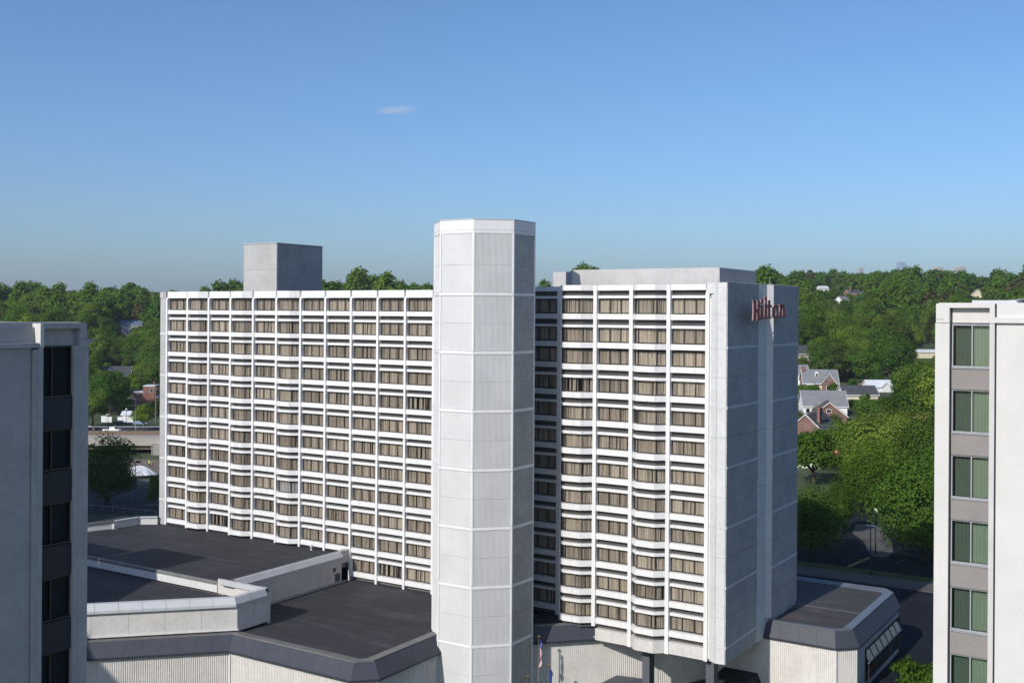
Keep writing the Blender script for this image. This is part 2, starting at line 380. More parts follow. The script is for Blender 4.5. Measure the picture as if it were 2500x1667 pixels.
# left: street seen past the podium, crossing walk, verge
def strip_uv(name, w0, l0, w1, l1, half, z, mat, thick=0.0):
    a = CAM + FWD*w0 + RGT*l0; b = CAM + FWD*w1 + RGT*l1; t = (b-a); t.z = 0; t.normalize(); n = Vector((-t.y, t.x, 0))*half
    return sheet(name, [(a.x-n.x,a.y-n.y),(b.x-n.x,b.y-n.y),(b.x+n.x,b.y+n.y),(a.x+n.x,a.y+n.y)], z, mat, thick)
strip_uv('avenue', 236, -140, 240, -20, 17, -43.94, M['asphalt'])
strip_uv('avenue_walk', 262, -140, 261, -20, 3.4, -43.8, M['sidewalk'], .4)
strip_uv('work_yard', 286, -140, 287, -60, 16, -43.92, M['dirt'])
strip_uv('side_street', 352.5, -200, 358, -60, 8.5, -41.25, M['asphalt'], .6)
strip_uv('side_verge', 365.5, -200, 371, -60, 4.4, -41.15, M['grass'], .5)
for k in range(4):
    strip_uv('lane_line', 231+k*.3, -92+k*7, 231.1+k*.3, -89+k*7, .09, -43.93, M['paint_white'])

# ================================================================== HOTEL
hotel = thing('hotel_building', 'large white concrete hotel with window grid, octagonal tower and dark flat roofs', 'hotel', (38, 0, -38))
FL = 2.68                         # floor pitch
Y0L, Y0R = 0.0, -1.8              # pier planes of the two wings
BL, BR = 3.883, 3.827
BACK = .95
rnd = random.Random(7)

def pl_strip(mb, poly, z0, z1, out, back=BACK, m=0, ins=0.):
    """solid behind a front polyline (left to right), pushed out towards -y"""
    f = [(x, y-out) for x, y in poly]
    if ins: f[0] = (f[0][0]+ins, f[0][1]); f[-1] = (f[-1][0]-ins, f[-1][1])
    mb.prism(f + [(f[-1][0], back), (f[0][0], back)], z0, z1, m)
def facet(poly, i, t0, t1, oy):
    a = Vector(poly[i]); b = Vector(poly[i+1]); d = b-a; p = a+d*t0; q = a+d*t1
    return Vector((p.x,p.y+oy)), Vector((q.x,q.y+oy))
def slab(mb, p, q, z0, z1, th, m=0):
    t = (q-p).normalized(); n = Vector((-t.y, t.x))*th
    mb.hexa([(p.x,p.y,z0),(q.x,q.y,z0),(q.x+n.x,q.y+n.y,z0),(p.x+n.x,p.y+n.y,z0),(p.x,p.y,z1),(q.x,q.y,z1),(q.x+n.x,q.y+n.y,z1),(p.x+n.x,p.y+n.y,z1)], m)
WH = 1.34
def make_curtain(poly, seed, mat, slack):
    r = random.Random(seed); mb = MB(); pts = []
    for i in range(len(poly)-1):
        a = Vector(poly[i]); b = Vector(poly[i+1]); L = (b-a).length; t = (b-a)/L; n = Vector((-t.y, t.x)); u = .03; s = 1
        while u < L-.03:
            amp = r.uniform(.02,.075) if r.random() < .75 else r.uniform(.0,.03)
            pts.append((a + t*u + n*(.16 + s*amp), i)); s = -s
            u += r.uniform(.03,.075) if r.random() < .6 else r.uniform(.07,.2)
    lean = 0.
    for k in range(len(pts)-1):
        p, i = pts[k]; q, j = pts[k+1]
        if r.random() < slack: continue                    # a gap between the drapes
        lean = max(-.05, min(.05, lean + r.uniform(-.02,.02)))
        mb.quad((p.x,p.y,.04), (q.x,q.y,.04), (q.x+lean,q.y,WH-.04), (p.x+lean,p.y,WH-.04))
    return mb.mesh('curtain', M[mat])

class Bay:
    def __init__(s, W, poly, npanes, so, lo, zs):
        s.W, s.poly = W, poly; s.zs = zs
        mb = MB(); pl_strip(mb, poly, zs['sp'][0], zs['sp'][1], so)
        # thin drip edge under the sill panel
        s.spandrel = mb.mesh('spandrel', M['white_concrete'])
        mb = MB(); pl_strip(mb, poly, zs['le'][0], zs['le'][1], lo); s.ledge = mb.mesh('lintel_ledge', M['white_concrete'])
        mb = MB(); z0, z1 = zs['lo']
        pl_strip(mb, poly, z0-.05, z1+.05, -.16)
        for i in range(len(poly)-1):
            for k in range(5):
                z = z0 + (z1-z0)*(k+.25)/5; p, q = facet(poly, i, .0, 1., .05); slab(mb, p, q, z, z+.035, .12)
        s.louver = mb.mesh('louver', M['louver_metal'])
        # window frame
        mb = MB(); fr = .034; nf = len(poly)-1; s.panes = []
        cells = [(0, k/npanes, (k+1)/npanes) for k in range(npanes)] if nf == 1 else [(i, 0, 1) for i in range(nf)]
        for i in range(nf):
            for z0, z1 in ((0,fr),(WH-fr,WH)):
                p, q = facet(poly, i, 0, 1, 0); slab(mb, p, q, z0, z1, .08)
        for (i, t0, t1) in cells:
            p, q = facet(poly, i, t0, t1, 0); t = (q-p).normalized()
            slab(mb, p, p+t*fr, fr, WH-fr, .08); slab(mb, q-t*fr, q, fr, WH-fr, .08)
            pb = MB(); slab(pb, p+t*fr, q-t*fr, fr, WH-fr, .012); s.panes.append((pb, (0,0,0)))
        if nf == 1: pass
        s.frame = mb.mesh('window', M['bronze_frame'])
        s.pane_pts = [pb for pb, _ in s.panes]
        s.pane = []
        for pb in s.pane_pts:
            for i_, v in enumerate(pb.v): pb.v[i_] = (v[0], v[1]+.03, v[2])
            s.pane.append(pb.mesh('pane', M['bronze_glass']))
        s.curtains = [make_curtain(poly, 100+7*k, 'curtain', .010) for k in range(7)] + [make_curtain(poly, 200+k, 'curtain', .05) for k in range(2)]
        s.open_ = make_curtain(poly, 400, 'curtain', .38)
        s.sheers = [make_curtain(poly, 300, 'sheer', .02)]
ZL = dict(sp=(-.57,-.06), lo=(-.96,-.62), le=(-1.29,-1.02))
ZR = dict(sp=(-.59,-.07), lo=(-1.06,-.65), le=(-1.38,-1.12))
WL, WR = BL-.28, BR-.37
flatL = Bay(WL, [(0,.5),(WL,.5)], 3, .38, .22, ZL)
bayL  = Bay(WL, [(0,.5),(.72,-.28),(2.62,-.25),(WL,.5)], 3, .38, .24, ZL)
flatR = Bay(WR, [(0,.5),(WR,.5)], 3, .38, .22, ZR)
bayR  = Bay(WR, [(0,.5),(.66,-.22),(2.58,-.26),(WR,.5)], 3, .38, .24, ZR)
bayR1 = Bay(3.5, [(0,.1),(.75,-.42),(2.5,-.3),(3.5,.5)], 3, .38, .24, ZR)
flatS = Bay(3.65, [(0,.5),(3.65,.5)], 3, .38, .22, ZR)
glass_rest = MB()
def window(bay, x, y, zb, panes=True):
    w = put('window', bay.frame, hotel, (x, y, zb))
    r = rnd.random()
    cme = rnd.choice(bay.sheers) if r < .02 else bay.open_ if r > .975 else (rnd.choice(bay.curtains[7:]) if r < .12 else rnd.choice(bay.curtains[:7]))
    put('curtain', cme, w, (0,0,0), world=False)
    if panes:
        for me in bay.pane: put('pane', me, w, (0,0,0), world=False)
    else:
        for pb in bay.pane_pts:
            n = len(glass_rest.v); glass_rest.v += [(v[0]+x, v[1]+y, v[2]+zb) for v in pb.v]
            glass_rest.f += [tuple(i+n for i in f) for f in pb.f]; glass_rest.m += [0]*len(pb.f)
    return w

ROWL = [-2.29-FL*k for k in range(12)]
ROWR = [-2.38, -5.14, -7.23] + [-9.95-2.70*k for k in range(9)]
ROOF_UP, ROOF_LO = -29.95, -32.75
def panel_box(name, mat, x0,x1,y0,y1,z0,z1): return MB().box(x0,x1,y0,y1,z0,z1).build(name, M[mat], hotel)

# ---- left wing: dark room backing, piers, bays
panel_box('backing_wall', 'interior_dark', .05, 42.7, BACK-.02, BACK+.3, -33, -.4)
core = MB().box(-1.06, 59.0, BACK+.3, 16.5, -44, -.35); core.build('wing_core', M['aggregate'], hotel)
panel_box('roof', 'roof_membrane', -.8, 59.0, .6, 16.3, -.35, -.33)
for j in range(12):
    x = j*BL; zb = -30.3 if x < 31 else -33.0
    mb = MB(); mb.box(x, x+.28, Y0L, BACK, zb, -.95)
    mb.prism([(x,Y0L),(x+.28,Y0L),(x+.28,BACK),(x,BACK)], -.95, -.62, 0, [(x,.34),(x+.28,.34),(x+.28,BACK),(x,BACK)])
    mb.box(x, x+.28, .34, BACK, -.62, -.02)
    mb.build('pier', M['white_concrete'], hotel)
for j in range(11):
    x = j*BL+.28; bay = bayL if j in (1,3,5) else flatL
    mb = MB(); pl_strip(mb, bay.poly, -.83, 0.0, .44); put('parapet_panel', mb.mesh('parapet_panel', M['white_concrete']), hotel, (x, 0, 0))
    nrow = 11 if j < 8 else 12
    for k in range(nrow):
        zb = ROWL[k]
        window(bay, x, 0, zb, panes=(j >= 7))
        put('spandrel', bay.spandrel, hotel, (x, 0, zb))
        if k < nrow-1:
            put('louver', bay.louver, hotel, (x, 0, zb)); put('lintel_ledge', bay.ledge, hotel, (x, 0, zb))
    zlast = ROWL[nrow-1]-.57; zr = (ROOF_UP if j < 8 else ROOF_LO)
    if zlast > zr: MB().box(x, x+bay.W, .55, BACK, zr-.1, zlast).build('base_strip', M['louver_metal'], hotel)
# the end pier of the left wing in bush-hammered panels with pale bands
BANDS = [-5.5-5.335*k for k in range(7)]
def panel_stack(path_a, path_b, z_top, z_bot, mat, th=.10, gap=.022, bands=BANDS, band_h=.22, mb_ribs=None, band_mat='aggregate_light', name='wall_panel'):
    """stacked precast panels between pale bands on the outer face a->b (right-hand normal outwards)"""
    a = Vector(path_a); b = Vector(path_b); t = (b-a).normalized(); n = Vector((t.y,-t.x))
    zs = [z_top]
    for z in bands:
        if z_bot+.4 < z < z_top-.4: zs += [z+band_h, z]
    zs.append(z_bot)
    def piece(nm, z1, z0, th_, mt):
        p, q = a+n*th_, b+n*th_
        MB().hexa([(a.x,a.y,z0),(p.x,p.y,z0),(q.x,q.y,z0),(b.x,b.y,z0),(a.x,a.y,z1),(p.x,p.y,z1),(q.x,q.y,z1),(b.x,b.y,z1)][::1]).build(nm, M[mt], hotel)
    for i in range(0, len(zs)-1):
        hi, lo = zs[i], zs[i+1]
        if i % 2 == 0:
            if hi-lo > 3.4:
                mid = (hi+lo)/2; piece(name, hi, mid+gap/2, th, mat); piece(name, mid-gap/2, lo, th, mat)
            else: piece(name, hi, lo, th, mat)
        else: piece('band', hi, lo, th+.03, band_mat)
MB().box(-1.0, -.003, .06, 1.6, -30.2, -.05).build('end_pier_core', M['aggregate'], hotel)
panel_stack((-1.0,.06), (-.003,.06), 0.0, -30.2, 'aggregate_mid', .08)
MB().box(-1.02, -.28, -.10, .05, -.82, .02).build('pier_cap', M['aggregate_mid'], hotel)

# ---- shaded link bay between the tower and the right wing
XS = 54.6
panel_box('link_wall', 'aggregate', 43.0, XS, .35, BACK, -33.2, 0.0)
panel_box('backing_wall', 'interior_dark', XS, 58.3, BACK-.02, BACK+.3, -33.2, .1)
MB().box(58.25, 58.95, 0, BACK, -33.0, .25).build('pier', M['white_concrete'], hotel)
MB().box(XS-.4, XS, 0, BACK, -33.0, .25).build('pier', M['white_concrete'], hotel)
mb = MB(); pl_strip(mb, flatS.poly, -.22, .25, .38); put('parapet_panel', mb.mesh('parapet_panel', M['white_concrete']), hotel, (XS,0,0))
def right_column(bay, x, y, top=True):
    if top:
        off = 2.38-1.34-.0
        put('louver', bay.louver, hotel, (x, y, .42)); put('lintel_ledge', bay.ledge, hotel, (x, y, .42))
    for k, zb in enumerate(ROWR):
        window(bay, x, y, zb)
        put('spandrel', bay.spandrel, hotel, (x, y, zb))
        if k != 1: put('louver', bay.louver, hotel, (x, y, zb))
        if k not in (1, 11): put('lintel_ledge', bay.ledge, hotel, (x, y, zb))
right_column(flatS, XS, 0)

# ---- right wing
PX = [63.30+BR*i for i in range(4)]
panel_box('backing_wall', 'interior_dark', 59.75, 75.0, Y0R+BACK-.02, Y0R+BACK+.3, -33.4, .2)
MB().prism([(59.6,Y0R+BACK+.3),(75.1,Y0R+BACK+.3),(75.1,14.3),(59.6,14.3)], -33.45, -.1).build('wing_core', M['aggregate'], hotel)
panel_box('side_wall', 'white_concrete', 59.62, 59.75, Y0R+.12, BACK, -33.3, .25)
panel_box('roof', 'roof_membrane', 59.6, 77.0, -.8, 14.2, -.1, -.08)
for i, x in enumerate(PX):
    mb = MB(); mb.box(x, x+.37, Y0R, Y0R+BACK, -33.75 if i else -32.4, .28 if i < 3 else -.62)
    if i == 3: mb.prism([(x,Y0R),(x+.37,Y0R),(x+.37,Y0R+BACK),(x,Y0R+BACK)], -.62, .25, 0, [(x,Y0R+.4),(x+.37,Y0R+.4),(x+.37,Y0R+BACK),(x,Y0R+BACK)])
    mb.box(x+.10, x+.12, Y0R-.015, Y0R+.01, -32.3, .2)
    mb.build('pier', M['white_concrete'], hotel)
for i, (bay, x) in enumerate([(bayR1, 59.8), (flatR, PX[0]+.37), (bayR, PX[1]+.37), (flatR, PX[2]+.37)]):
    mb = MB(); pl_strip(mb, bay.poly, -.22, .30, .40); put('parapet_panel', mb.mesh('parapet_panel', M['white_concrete']), hotel, (x, Y0R, 0))
    right_column(bay, x, Y0R)
    if i:
        mb = MB(); pl_strip(mb, bay.poly, -33.72, -32.62, .40); put('base_panel', mb.mesh('base_panel', M['aggregate_warm']), hotel, (x, Y0R, 0))
MB().box(63.4, 75.2, Y0R+.3, 14, -33.6, -33.45).build('soffit', M['aggregate'], hotel)
# corner block and end wall
MB().prism([(75.1,-1.5),(75.42,-1.55),(75.55,-2.0),(76.25,-2.5),(77.05,-2.4),(77.05,5.5),(77.3,7.2),(77.8,7.68),(77.8,15.2),(75.1,15.2)], -33.5, .30).build('end_block', M['aggregate'], hotel)
for a, b, mt in (((75.15,-1.55),(75.45,-1.6),'white_concrete'), ((75.5,-2.0),(76.25,-2.5),'aggregate_light'), ((76.25,-2.5),(77.05,-2.4),'aggregate_light')):
    panel_stack(a, b, .42, -33.5, mt)
MB().box(75.15, 75.95, -2.35, -1.6, -.55, .40).build('corner_cap', M['aggregate_light'], hotel)
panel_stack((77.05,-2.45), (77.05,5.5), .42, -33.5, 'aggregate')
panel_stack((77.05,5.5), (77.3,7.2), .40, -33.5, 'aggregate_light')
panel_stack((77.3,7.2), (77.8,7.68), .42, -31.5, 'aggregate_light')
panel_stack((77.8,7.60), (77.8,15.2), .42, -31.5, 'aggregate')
# thin metal drip line on the roof edge of the end wall
MB().tube([(77.1,-2.6,.46),(77.1,5.5,.46),(77.35,7.2,.46),(77.85,7.6,.46),(77.85,15.25,.46)], .035, 6).build('roof_edge_flashing', M['coping_metal'], hotel)
MB().tube([(77.5,7.6,.3),(77.5,7.6,1.1)], .03, 6).build('lightning_rod', M['pole_grey'], hotel)

# ---- roof houses
ph = MB().box(8.87, 14.67, 5, 13.3, -.3, 6.12); ph.build('penthouse', M['aggregate'], hotel)
for z0, z1 in ((-.3,2.85),(2.87,6.0)):
    MB().box(8.87, 14.67, 4.96, 5.0, z0, z1).build('wall_panel', M['aggregate_mid'], hotel)
    for y0, y1 in ((5.0,9.1),(9.12,13.3)): MB().box(14.67, 14.72, y0, y1, z0, z1).build('wall_panel', M['aggregate'], hotel)
MB().box(8.82, 14.76, 4.92, 13.35, 6.12, 6.2).build('coping', M['coping_metal'], hotel)
MB().box(59.4, 74.9, 1.0, 10.8, -.1, 1.92).build('penthouse', M['aggregate_pent'], hotel)
MB().box(74.9, 75.0, 1.02, 5.6, -.1, 1.9).build('wall_panel', M['aggregate'], hotel)
MB().box(74.9, 74.97, 5.62, 10.8, -.1, 1.9).build('wall_panel', M['aggregate'], hotel)
MB().box(53.09, 54.68, 8.0, 9.45, -.35, 2.05).build('stair_head', M['aggregate_pent'], hotel)

# ---- octagonal stair tower
TCX, TCY, TA = 55.0, -8.3, 4.55; TS = TA*math.tan(math.pi/8)
octo = lambda r: [(TCX + r/math.cos(math.pi/8)*math.cos(R(22.5+45*k)), TCY + r/math.cos(math.pi/8)*math.sin(R(22.5+45*k))) for k in range(8)]
TB = [-.72-5.335*k for k in range(8)]
MB().prism(octo(TA-.12), -44, 6.02).build('tower_core', M['tower_concrete'], hotel)
MB().prism(octo(TA), 4.82, 5.13).build('tower_band', M['tower_trim'], hotel)
MB().prism(octo(TA), 5.15, 6.05).build('tower_cap', M['tower_trim'], hotel)
MB().prism(octo(TA+.04), 6.05, 6.14).build('coping', M['coping_metal'], hotel)
for z in TB: MB().prism(octo(TA+.012), z-.14, z+.14).build('tower_band', M['tower_trim'], hotel)
for k in range(8):                                    # rounded pale corner strips
    vx, vy = octo(TA-.12)[k]; a = R(22.5+45*k); c_, s_ = math.cos(a), math.sin(a)
    q = []
    p0, p1, p2 = Vector(octo(TA+.005)[k-1]), Vector(octo(TA+.005)[k]), Vector(octo(TA+.005)[(k+1) % 8])
    e0 = p1+(p0-p1).normalized()*.13; e1 = p1+(p2-p1).normalized()*.13; ci = Vector((TCX,TCY)); i0 = e0+(ci-e0).normalized()*.3; i1 = e1+(ci-e1).normalized()*.3
    for zi, (zt, zb_) in enumerate(zip([4.82]+[z-.17 for z in TB], [z+.17 for z in TB]+[-44])):
        MB().prism([tuple(e0), tuple(p1), tuple(e1), tuple(i1), tuple(i0)], zb_, zt).build('corner_strip', M['tower_trim'], hotel)
PWID = 2*TS-.34
def tower_panel(h, ribs, mat, dp=.11):
    mb = MB(); mb.box(-PWID/2, PWID/2, -.14, .01, 0, h)
    if ribs:
        n = 31; p = PWID/n
        for i in range(n):
            x = -PWID/2+p*(i+.2); mb.prism([(x,.02),(x+p*.54,.0),(x+p*.5,dp),(x+p*.04,dp)][::-1], .0, h)
    return mb.mesh('tower_panel', M[mat])
segs = []
for zt, zb_ in zip([4.82]+[z-.17 for z in TB[:-1]], [z+.17 for z in TB]):
    mid = zb_ + (5.335-.34)/2
    if zt > mid+.2: segs.append((mid+.011, zt)); segs.append((zb_, mid-.011))
    else: segs.append((zb_, zt))
pcache = {}
for k in range(8):
    a = R(45*k); nx, ny = math.cos(a), math.sin(a)
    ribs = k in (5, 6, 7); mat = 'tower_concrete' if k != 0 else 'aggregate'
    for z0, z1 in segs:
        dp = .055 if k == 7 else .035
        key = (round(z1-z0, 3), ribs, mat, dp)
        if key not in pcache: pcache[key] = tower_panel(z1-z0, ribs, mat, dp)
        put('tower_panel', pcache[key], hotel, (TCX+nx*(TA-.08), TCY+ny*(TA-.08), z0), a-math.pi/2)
MB().box(50.9, 54.15, -4.2, .34, -44, -.9).build('tower_link', M['aggregate'], hotel)
for z in (4.05, 3.45): MB().box(50.9, 51.6, -10.9, -10.7, z, z+.06)

# ---- podium, left part
def ribbed_wall(path, z0, z1, mat='ribbed_concrete', pitch=.19, depth=.05, name='ribbed_wall'):
    mb = MB()
    for i in range(len(path)-1):
        a = Vector(path[i]); b = Vector(path[i+1]); L = (b-a).length; t = (b-a)/L; n = Vector((t.y,-t.x)); k = int(L/pitch); p = L/k
        bk = -n*.25
        mb.hexa([(a.x+bk.x,a.y+bk.y,z0),(a.x,a.y,z0),(b.x,b.y,z0),(b.x+bk.x,b.y+bk.y,z0),(a.x+bk.x,a.y+bk.y,z1),(a.x,a.y,z1),(b.x,b.y,z1),(b.x+bk.x,b.y+bk.y,z1)])
        for j in range(k):
            q = [a+t*(p*(j+.2)), a+t*(p*(j+.32))+n*depth, a+t*(p*(j+.68))+n*depth, a+t*(p*(j+.8))]
            mb.prism([tuple(v) for v in q], z0, z1)
    return mb.build(name, M[mat], hotel)
def mansard(path, zt, zb, out, pw=1.55, lip=.22, ends=True):
    """sloping metal fascia: each pan is a part; dark lip below, coping above"""
    low = offset_path(path, out)
    for i in range(len(path)-1):
        a, b = Vector(path[i]), Vector(path[i+1]); c_, d_ = Vector(low[i]), Vector(low[i+1])
        L = (b-a).length; k = max(1, round(L/pw)); t = (d_-c_).normalized(); n = Vector((t.y,-t.x))
        for j in range(k):
            g = .008
            u0, u1 = j/k + g/L, (j+1)/k - g/L
            p, q = a.lerp(b,u0), a.lerp(b,u1); r_, s_ = c_.lerp(d_,u0), c_.lerp(d_,u1); bk = -n*.12
            MB().hexa([(r_.x+bk.x,r_.y+bk.y,zb),(r_.x,r_.y,zb),(s_.x,s_.y,zb),(s_.x+bk.x,s_.y+bk.y,zb),
                       (p.x+bk.x,p.y+bk.y,zt),(p.x,p.y,zt),(q.x,q.y,zt),(q.x+bk.x,q.y+bk.y,zt)]).build('fascia_panel', M['fascia_metal'], hotel)
        bk = -n*.09
        MB().hexa([(c_.x+bk.x*3,c_.y+bk.y*3,zb),(c_.x+bk.x,c_.y+bk.y,zb),(d_.x+bk.x,d_.y+bk.y,zb),(d_.x+bk.x*3,d_.y+bk.y*3,zb),
                   (a.x+bk.x*3,a.y+bk.y*3,zt),(a.x+bk.x*.35,a.y+bk.y*.35,zt),(b.x+bk.x*.35,b.y+bk.y*.35,zt),(b.x+bk.x*3,b.y+bk.y*3,zt)]).build('fascia_backing', M['fascia_joint'], hotel)
        MB().hexa([(c_.x-n.x*.3,c_.y-n.y*.3,zb-lip),(c_.x-n.x*.02,c_.y-n.y*.02,zb-lip),(d_.x-n.x*.02,d_.y-n.y*.02,zb-lip),(d_.x-n.x*.3,d_.y-n.y*.3,zb-lip),
                   (c_.x-n.x*.3,c_.y-n.y*.3,zb-.004),(c_.x+n.x*.03,c_.y+n.y*.03,zb-.004),(d_.x+n.x*.03,d_.y+n.y*.03,zb-.004),(d_.x-n.x*.3,d_.y-n.y*.3,zb-.004)]).build('fascia_lip', M['fascia_metal'], hotel)
    return low
def wall_run(path, z0, z1, mat, th=.3, pw=None, name='wall_panel', gap=.02, inward=True):
    """upright wall along a path, split into panels of width pw"""
    for i in range(len(path)-1):
        a, b = Vector(path[i]), Vector(path[i+1]); L = (b-a).length; t = (b-a)/L; n = Vector((t.y,-t.x))
        k = max(1, round(L/pw)) if pw else 1
        for j in range(k):
            p = a+t*(L*j/k + (gap/2 if j else 0)); q = a+t*(L*(j+1)/k - (gap/2 if j < k-1 else 0)); bk = -n*th
            MB().hexa([(p.x+bk.x,p.y+bk.y,z0),(p.x,p.y,z0),(q.x,q.y,z0),(q.x+bk.x,q.y+bk.y,z0),(p.x+bk.x,p.y+bk.y,z1),(p.x,p.y,z1),(q.x,q.y,z1),(q.x+bk.x,q.y+bk.y,z1)]).build(name, M[mat], hotel)
def coping_run(path, z, w_in, w_out, rise, drop, mat, pw=2.2, name='coping_panel'):
    """bevelled metal cap: flat top inside, sloping face outside"""
    inn = offset_path(path, -w_in); out = offset_path(path, w_out)
    for i in range(len(path)-1):
        a, b, c_, d_, e, f = (Vector(v) for v in (path[i], path[i+1], out[i], out[i+1], inn[i], inn[i+1]))
        L = (b-a).length; k = max(1, round(L/pw)); g = .012/L
        for j in range(k):
            u0, u1 = j/k+g, (j+1)/k-g
            P = [v.lerp(w, u) for u in (u0, u1) for v, w in ((e,f),(a,b),(c_,d_))]
            mb = MB(); (e0,a0,c0,e1,a1,c1) = P
            mb.quad((e0.x,e0.y,z+rise),(a0.x,a0.y,z+rise),(a1.x,a1.y,z+rise),(e1.x,e1.y,z+rise))
            mb.quad((a0.x,a0.y,z+rise),(c0.x,c0.y,z-drop),(c1.x,c1.y,z-drop),(a1.x,a1.y,z+rise))
            mb.quad((c0.x,c0.y,z-drop),(c0.x,c0.y,z-drop-.25),(c1.x,c1.y,z-drop-.25),(c1.x,c1.y,z-drop))
            mb.quad((e0.x,e0.y,z-.1),(e0.x,e0.y,z+rise),(e1.x,e1.y,z+rise),(e1.x,e1.y,z-.1))
            mb.quad((c0.x,c0.y,z-drop-.25),(e0.x,e0.y,z-.1),(e1.x,e1.y,z-.1),(c1.x,c1.y,z-drop-.25))
            mb.build(name, M[mat], hotel)
def roof_sheet(poly, z, mat, name='roof_deck', th=.25): MB().prism(poly, z-th, z).build(name, M[mat], hotel)

# lower flat roof in front of the facade
roof_sheet([(31.5,-21.3),(50.2,-21.3),(51.3,-20.2),(51.3,-10.6),(52.5,-5),(52.5,.5),(31.5,.5)], ROOF_LO, 'roof_membrane')
pod = [(16.6,-42.5),(36.6,-22.5),(51.4,-22.5),(52.6,-21.3),(52.6,-11.4)]
inner = offset_path(pod, -1.3)
for i in range(len(pod)-1):                               # wide grey kerb behind the fascia
    a, b, c_, d_ = pod[i], pod[i+1], inner[i], inner[i+1]
    MB().hexa([(c_[0],c_[1],-33.3),(a[0],a[1],-33.3),(b[0],b[1],-33.3),(d_[0],d_[1],-33.3),(c_[0],c_[1],-32.62),(a[0],a[1],-32.4),(b[0],b[1],-32.4),(d_[0],d_[1],-32.62)]).build('roof_kerb', M['coping_dark'], hotel)
low = mansard([(p_[0],p_[1]) for p_ in offset_path(pod, .06)], -32.55, -33.75, .85)
rib_path = offset_path(pod, .55)
ribbed_wall(rib_path, -44, -33.9)
for p_ in rib_path[1:4]:
    MB().prism([(p_[0]-.14,p_[1]-.14),(p_[0]+.14,p_[1]-.14),(p_[0]+.14,p_[1]+.14),(p_[0]-.14,p_[1]+.14)], -44, -33.92).build('corner_post', M['aggregate_light'], hotel)
# raised block with the diagonal front
diag = [(15.6,-42.3),(36.25,-21.65)]
wall_run(diag, -32.3, -29.75, 'aggregate_warm', .35, 3.35)
wall_run([(15.9,-42.15),(36.4,-21.65)], -32.40, -32.28, 'aggregate_light', .5, None, 'base_ledge')
coping_run([(15.5,-42.4),(36.1,-21.8),(36.1,-17.9)], -29.72, .55, .30, .40, .18, 'coping_metal', 2.1)
wall_run([(36.25,-21.65),(36.25,-17.35)], -32.5, -29.75, 'aggregate_warm', .35, 2.15)
wall_run([(36.19,-17.33),(31.6,-17.33)], -32.75, -29.76, 'aggregate_warm', .3)
coping_run([(36.1,-17.5),(29.6,-17.5)], -29.72, .35, .15, .40, .1, 'coping_metal', 3.)
roof_sheet([(5,-52),(35.6,-21.6),(35.6,-17.6),(5,-17.2)], -30.98, 'roof_membrane')
wall_run([(-9,-17.0),(28.42,-17.0)], -31.0, -29.985, 'aggregate_light', .3, 4.5)
wall_run([(28.43,-16.985),(28.43,-16.2)], -31.0, -29.98, 'aggregate_light', .3)
wall_run([(28.75,-17.2),(35.5,-17.2)], -30.98, -29.5, 'plaster_white', .12)
roof_sheet([(-9,-16.9),(30.6,-16.9),(30.6,.9),(-9,.9)], ROOF_UP, 'roof_membrane')
coping_run([(-9,-16.95),(28.4,-16.95)], -29.98, .25, .06, .06, .02, 'coping_dark', 6.)
# east wall of the raised block
wall_run([(31.4,-17.0),(31.4,-1.5)], -32.5, -29.75, 'aggregate_warm', .3, 2.2)
wall_run([(31.5,-17.0),(31.5,-1.5)], -32.75, -32.5, 'aggregate', .4, None, 'base_ledge')
coping_run([(31.1,-17.2),(31.1,-1.3)], -29.72, .25, .40, .40, .16, 'coping_metal', 2.6)
wall_run([(30.5,-17.2),(30.5,.2)], -30.0, -29.45, 'aggregate_light', .2, None, 'upstand')
coping_run([(30.48,-17.3),(30.48,.3)], -29.5, .12, .1, .1, .05, 'coping_dark', 5.)
wall_run([(31.2,-1.5),(31.2,.4)], -30.7, -29.3, 'aggregate_warm', .3)
wall_run([(30.9,-1.5),(30.9,.4)], -32.75, -30.7, 'louver_metal', .2)
MB().box(31.36, 31.44, -2.9, -2.5, -31.3, -30.9).build('wall_vent', M['bronze_frame'], hotel)
MB().box(31.36, 31.43, -2.6, -1.75, -32.5, -31.6).build('wall_hatch', M['column_grey'], hotel)
# back parapet at the far left
blp = [(-9,-17),(-4.9,-9.2),(-3.3,-5.2),(-2.9,-1.7),(-1.0,-.2)]
wall_run(blp[::-1], -30.2, -29.1, 'aggregate_light', .35, None, 'parapet')
for i in range(4): wall_run([blp[::-1][i], blp[::-1][i+1]], -29.1, -28.95, 'coping_dark' if i > 1 else 'coping_metal', .5, None, 'coping')
MB().box(-3.3,-2.7,-5.6,-5.1,-29.95,-29.3).build('roof_vent', M['coping_metal'], hotel)
MB().tube([(26.0,-.6,-29.95),(26.0,-.6,-29.6)], .12).ball((26.0,-.6,-29.5), .2).build('roof_vent', M['coping_metal'], hotel, True)
for x, y, z in ((12,-3.5,ROOF_UP),(24,-12.5,ROOF_UP),(38.5,-8,ROOF_LO),(46.5,-15.5,ROOF_LO),(20,-22,-30.98)):
    MB().tube([(x,y,z-.02),(x,y,z+.05)], [.28,.2], 12).build('roof_drain', M['bronze_frame'], hotel)
# podium bodies
MB().prism([(5,-51.5),(16.6,-41.7),(36.2,-22.1),(51.2,-22.1),(52.2,-21.1),(52.2,-1),(52.2,.8),(-9,.8),(-9,-40)], -44, -33.0).build('podium_body', M['aggregate'], hotel)
MB().prism([(5,-51),(15.3,-41.6),(35.7,-21.2),(35.7,-17.7),(30.9,-17.6),(30.9,.8),(-9,.8),(-9,-40)], -33.0, -31.3).build('podium_body', M['aggregate'], hotel)

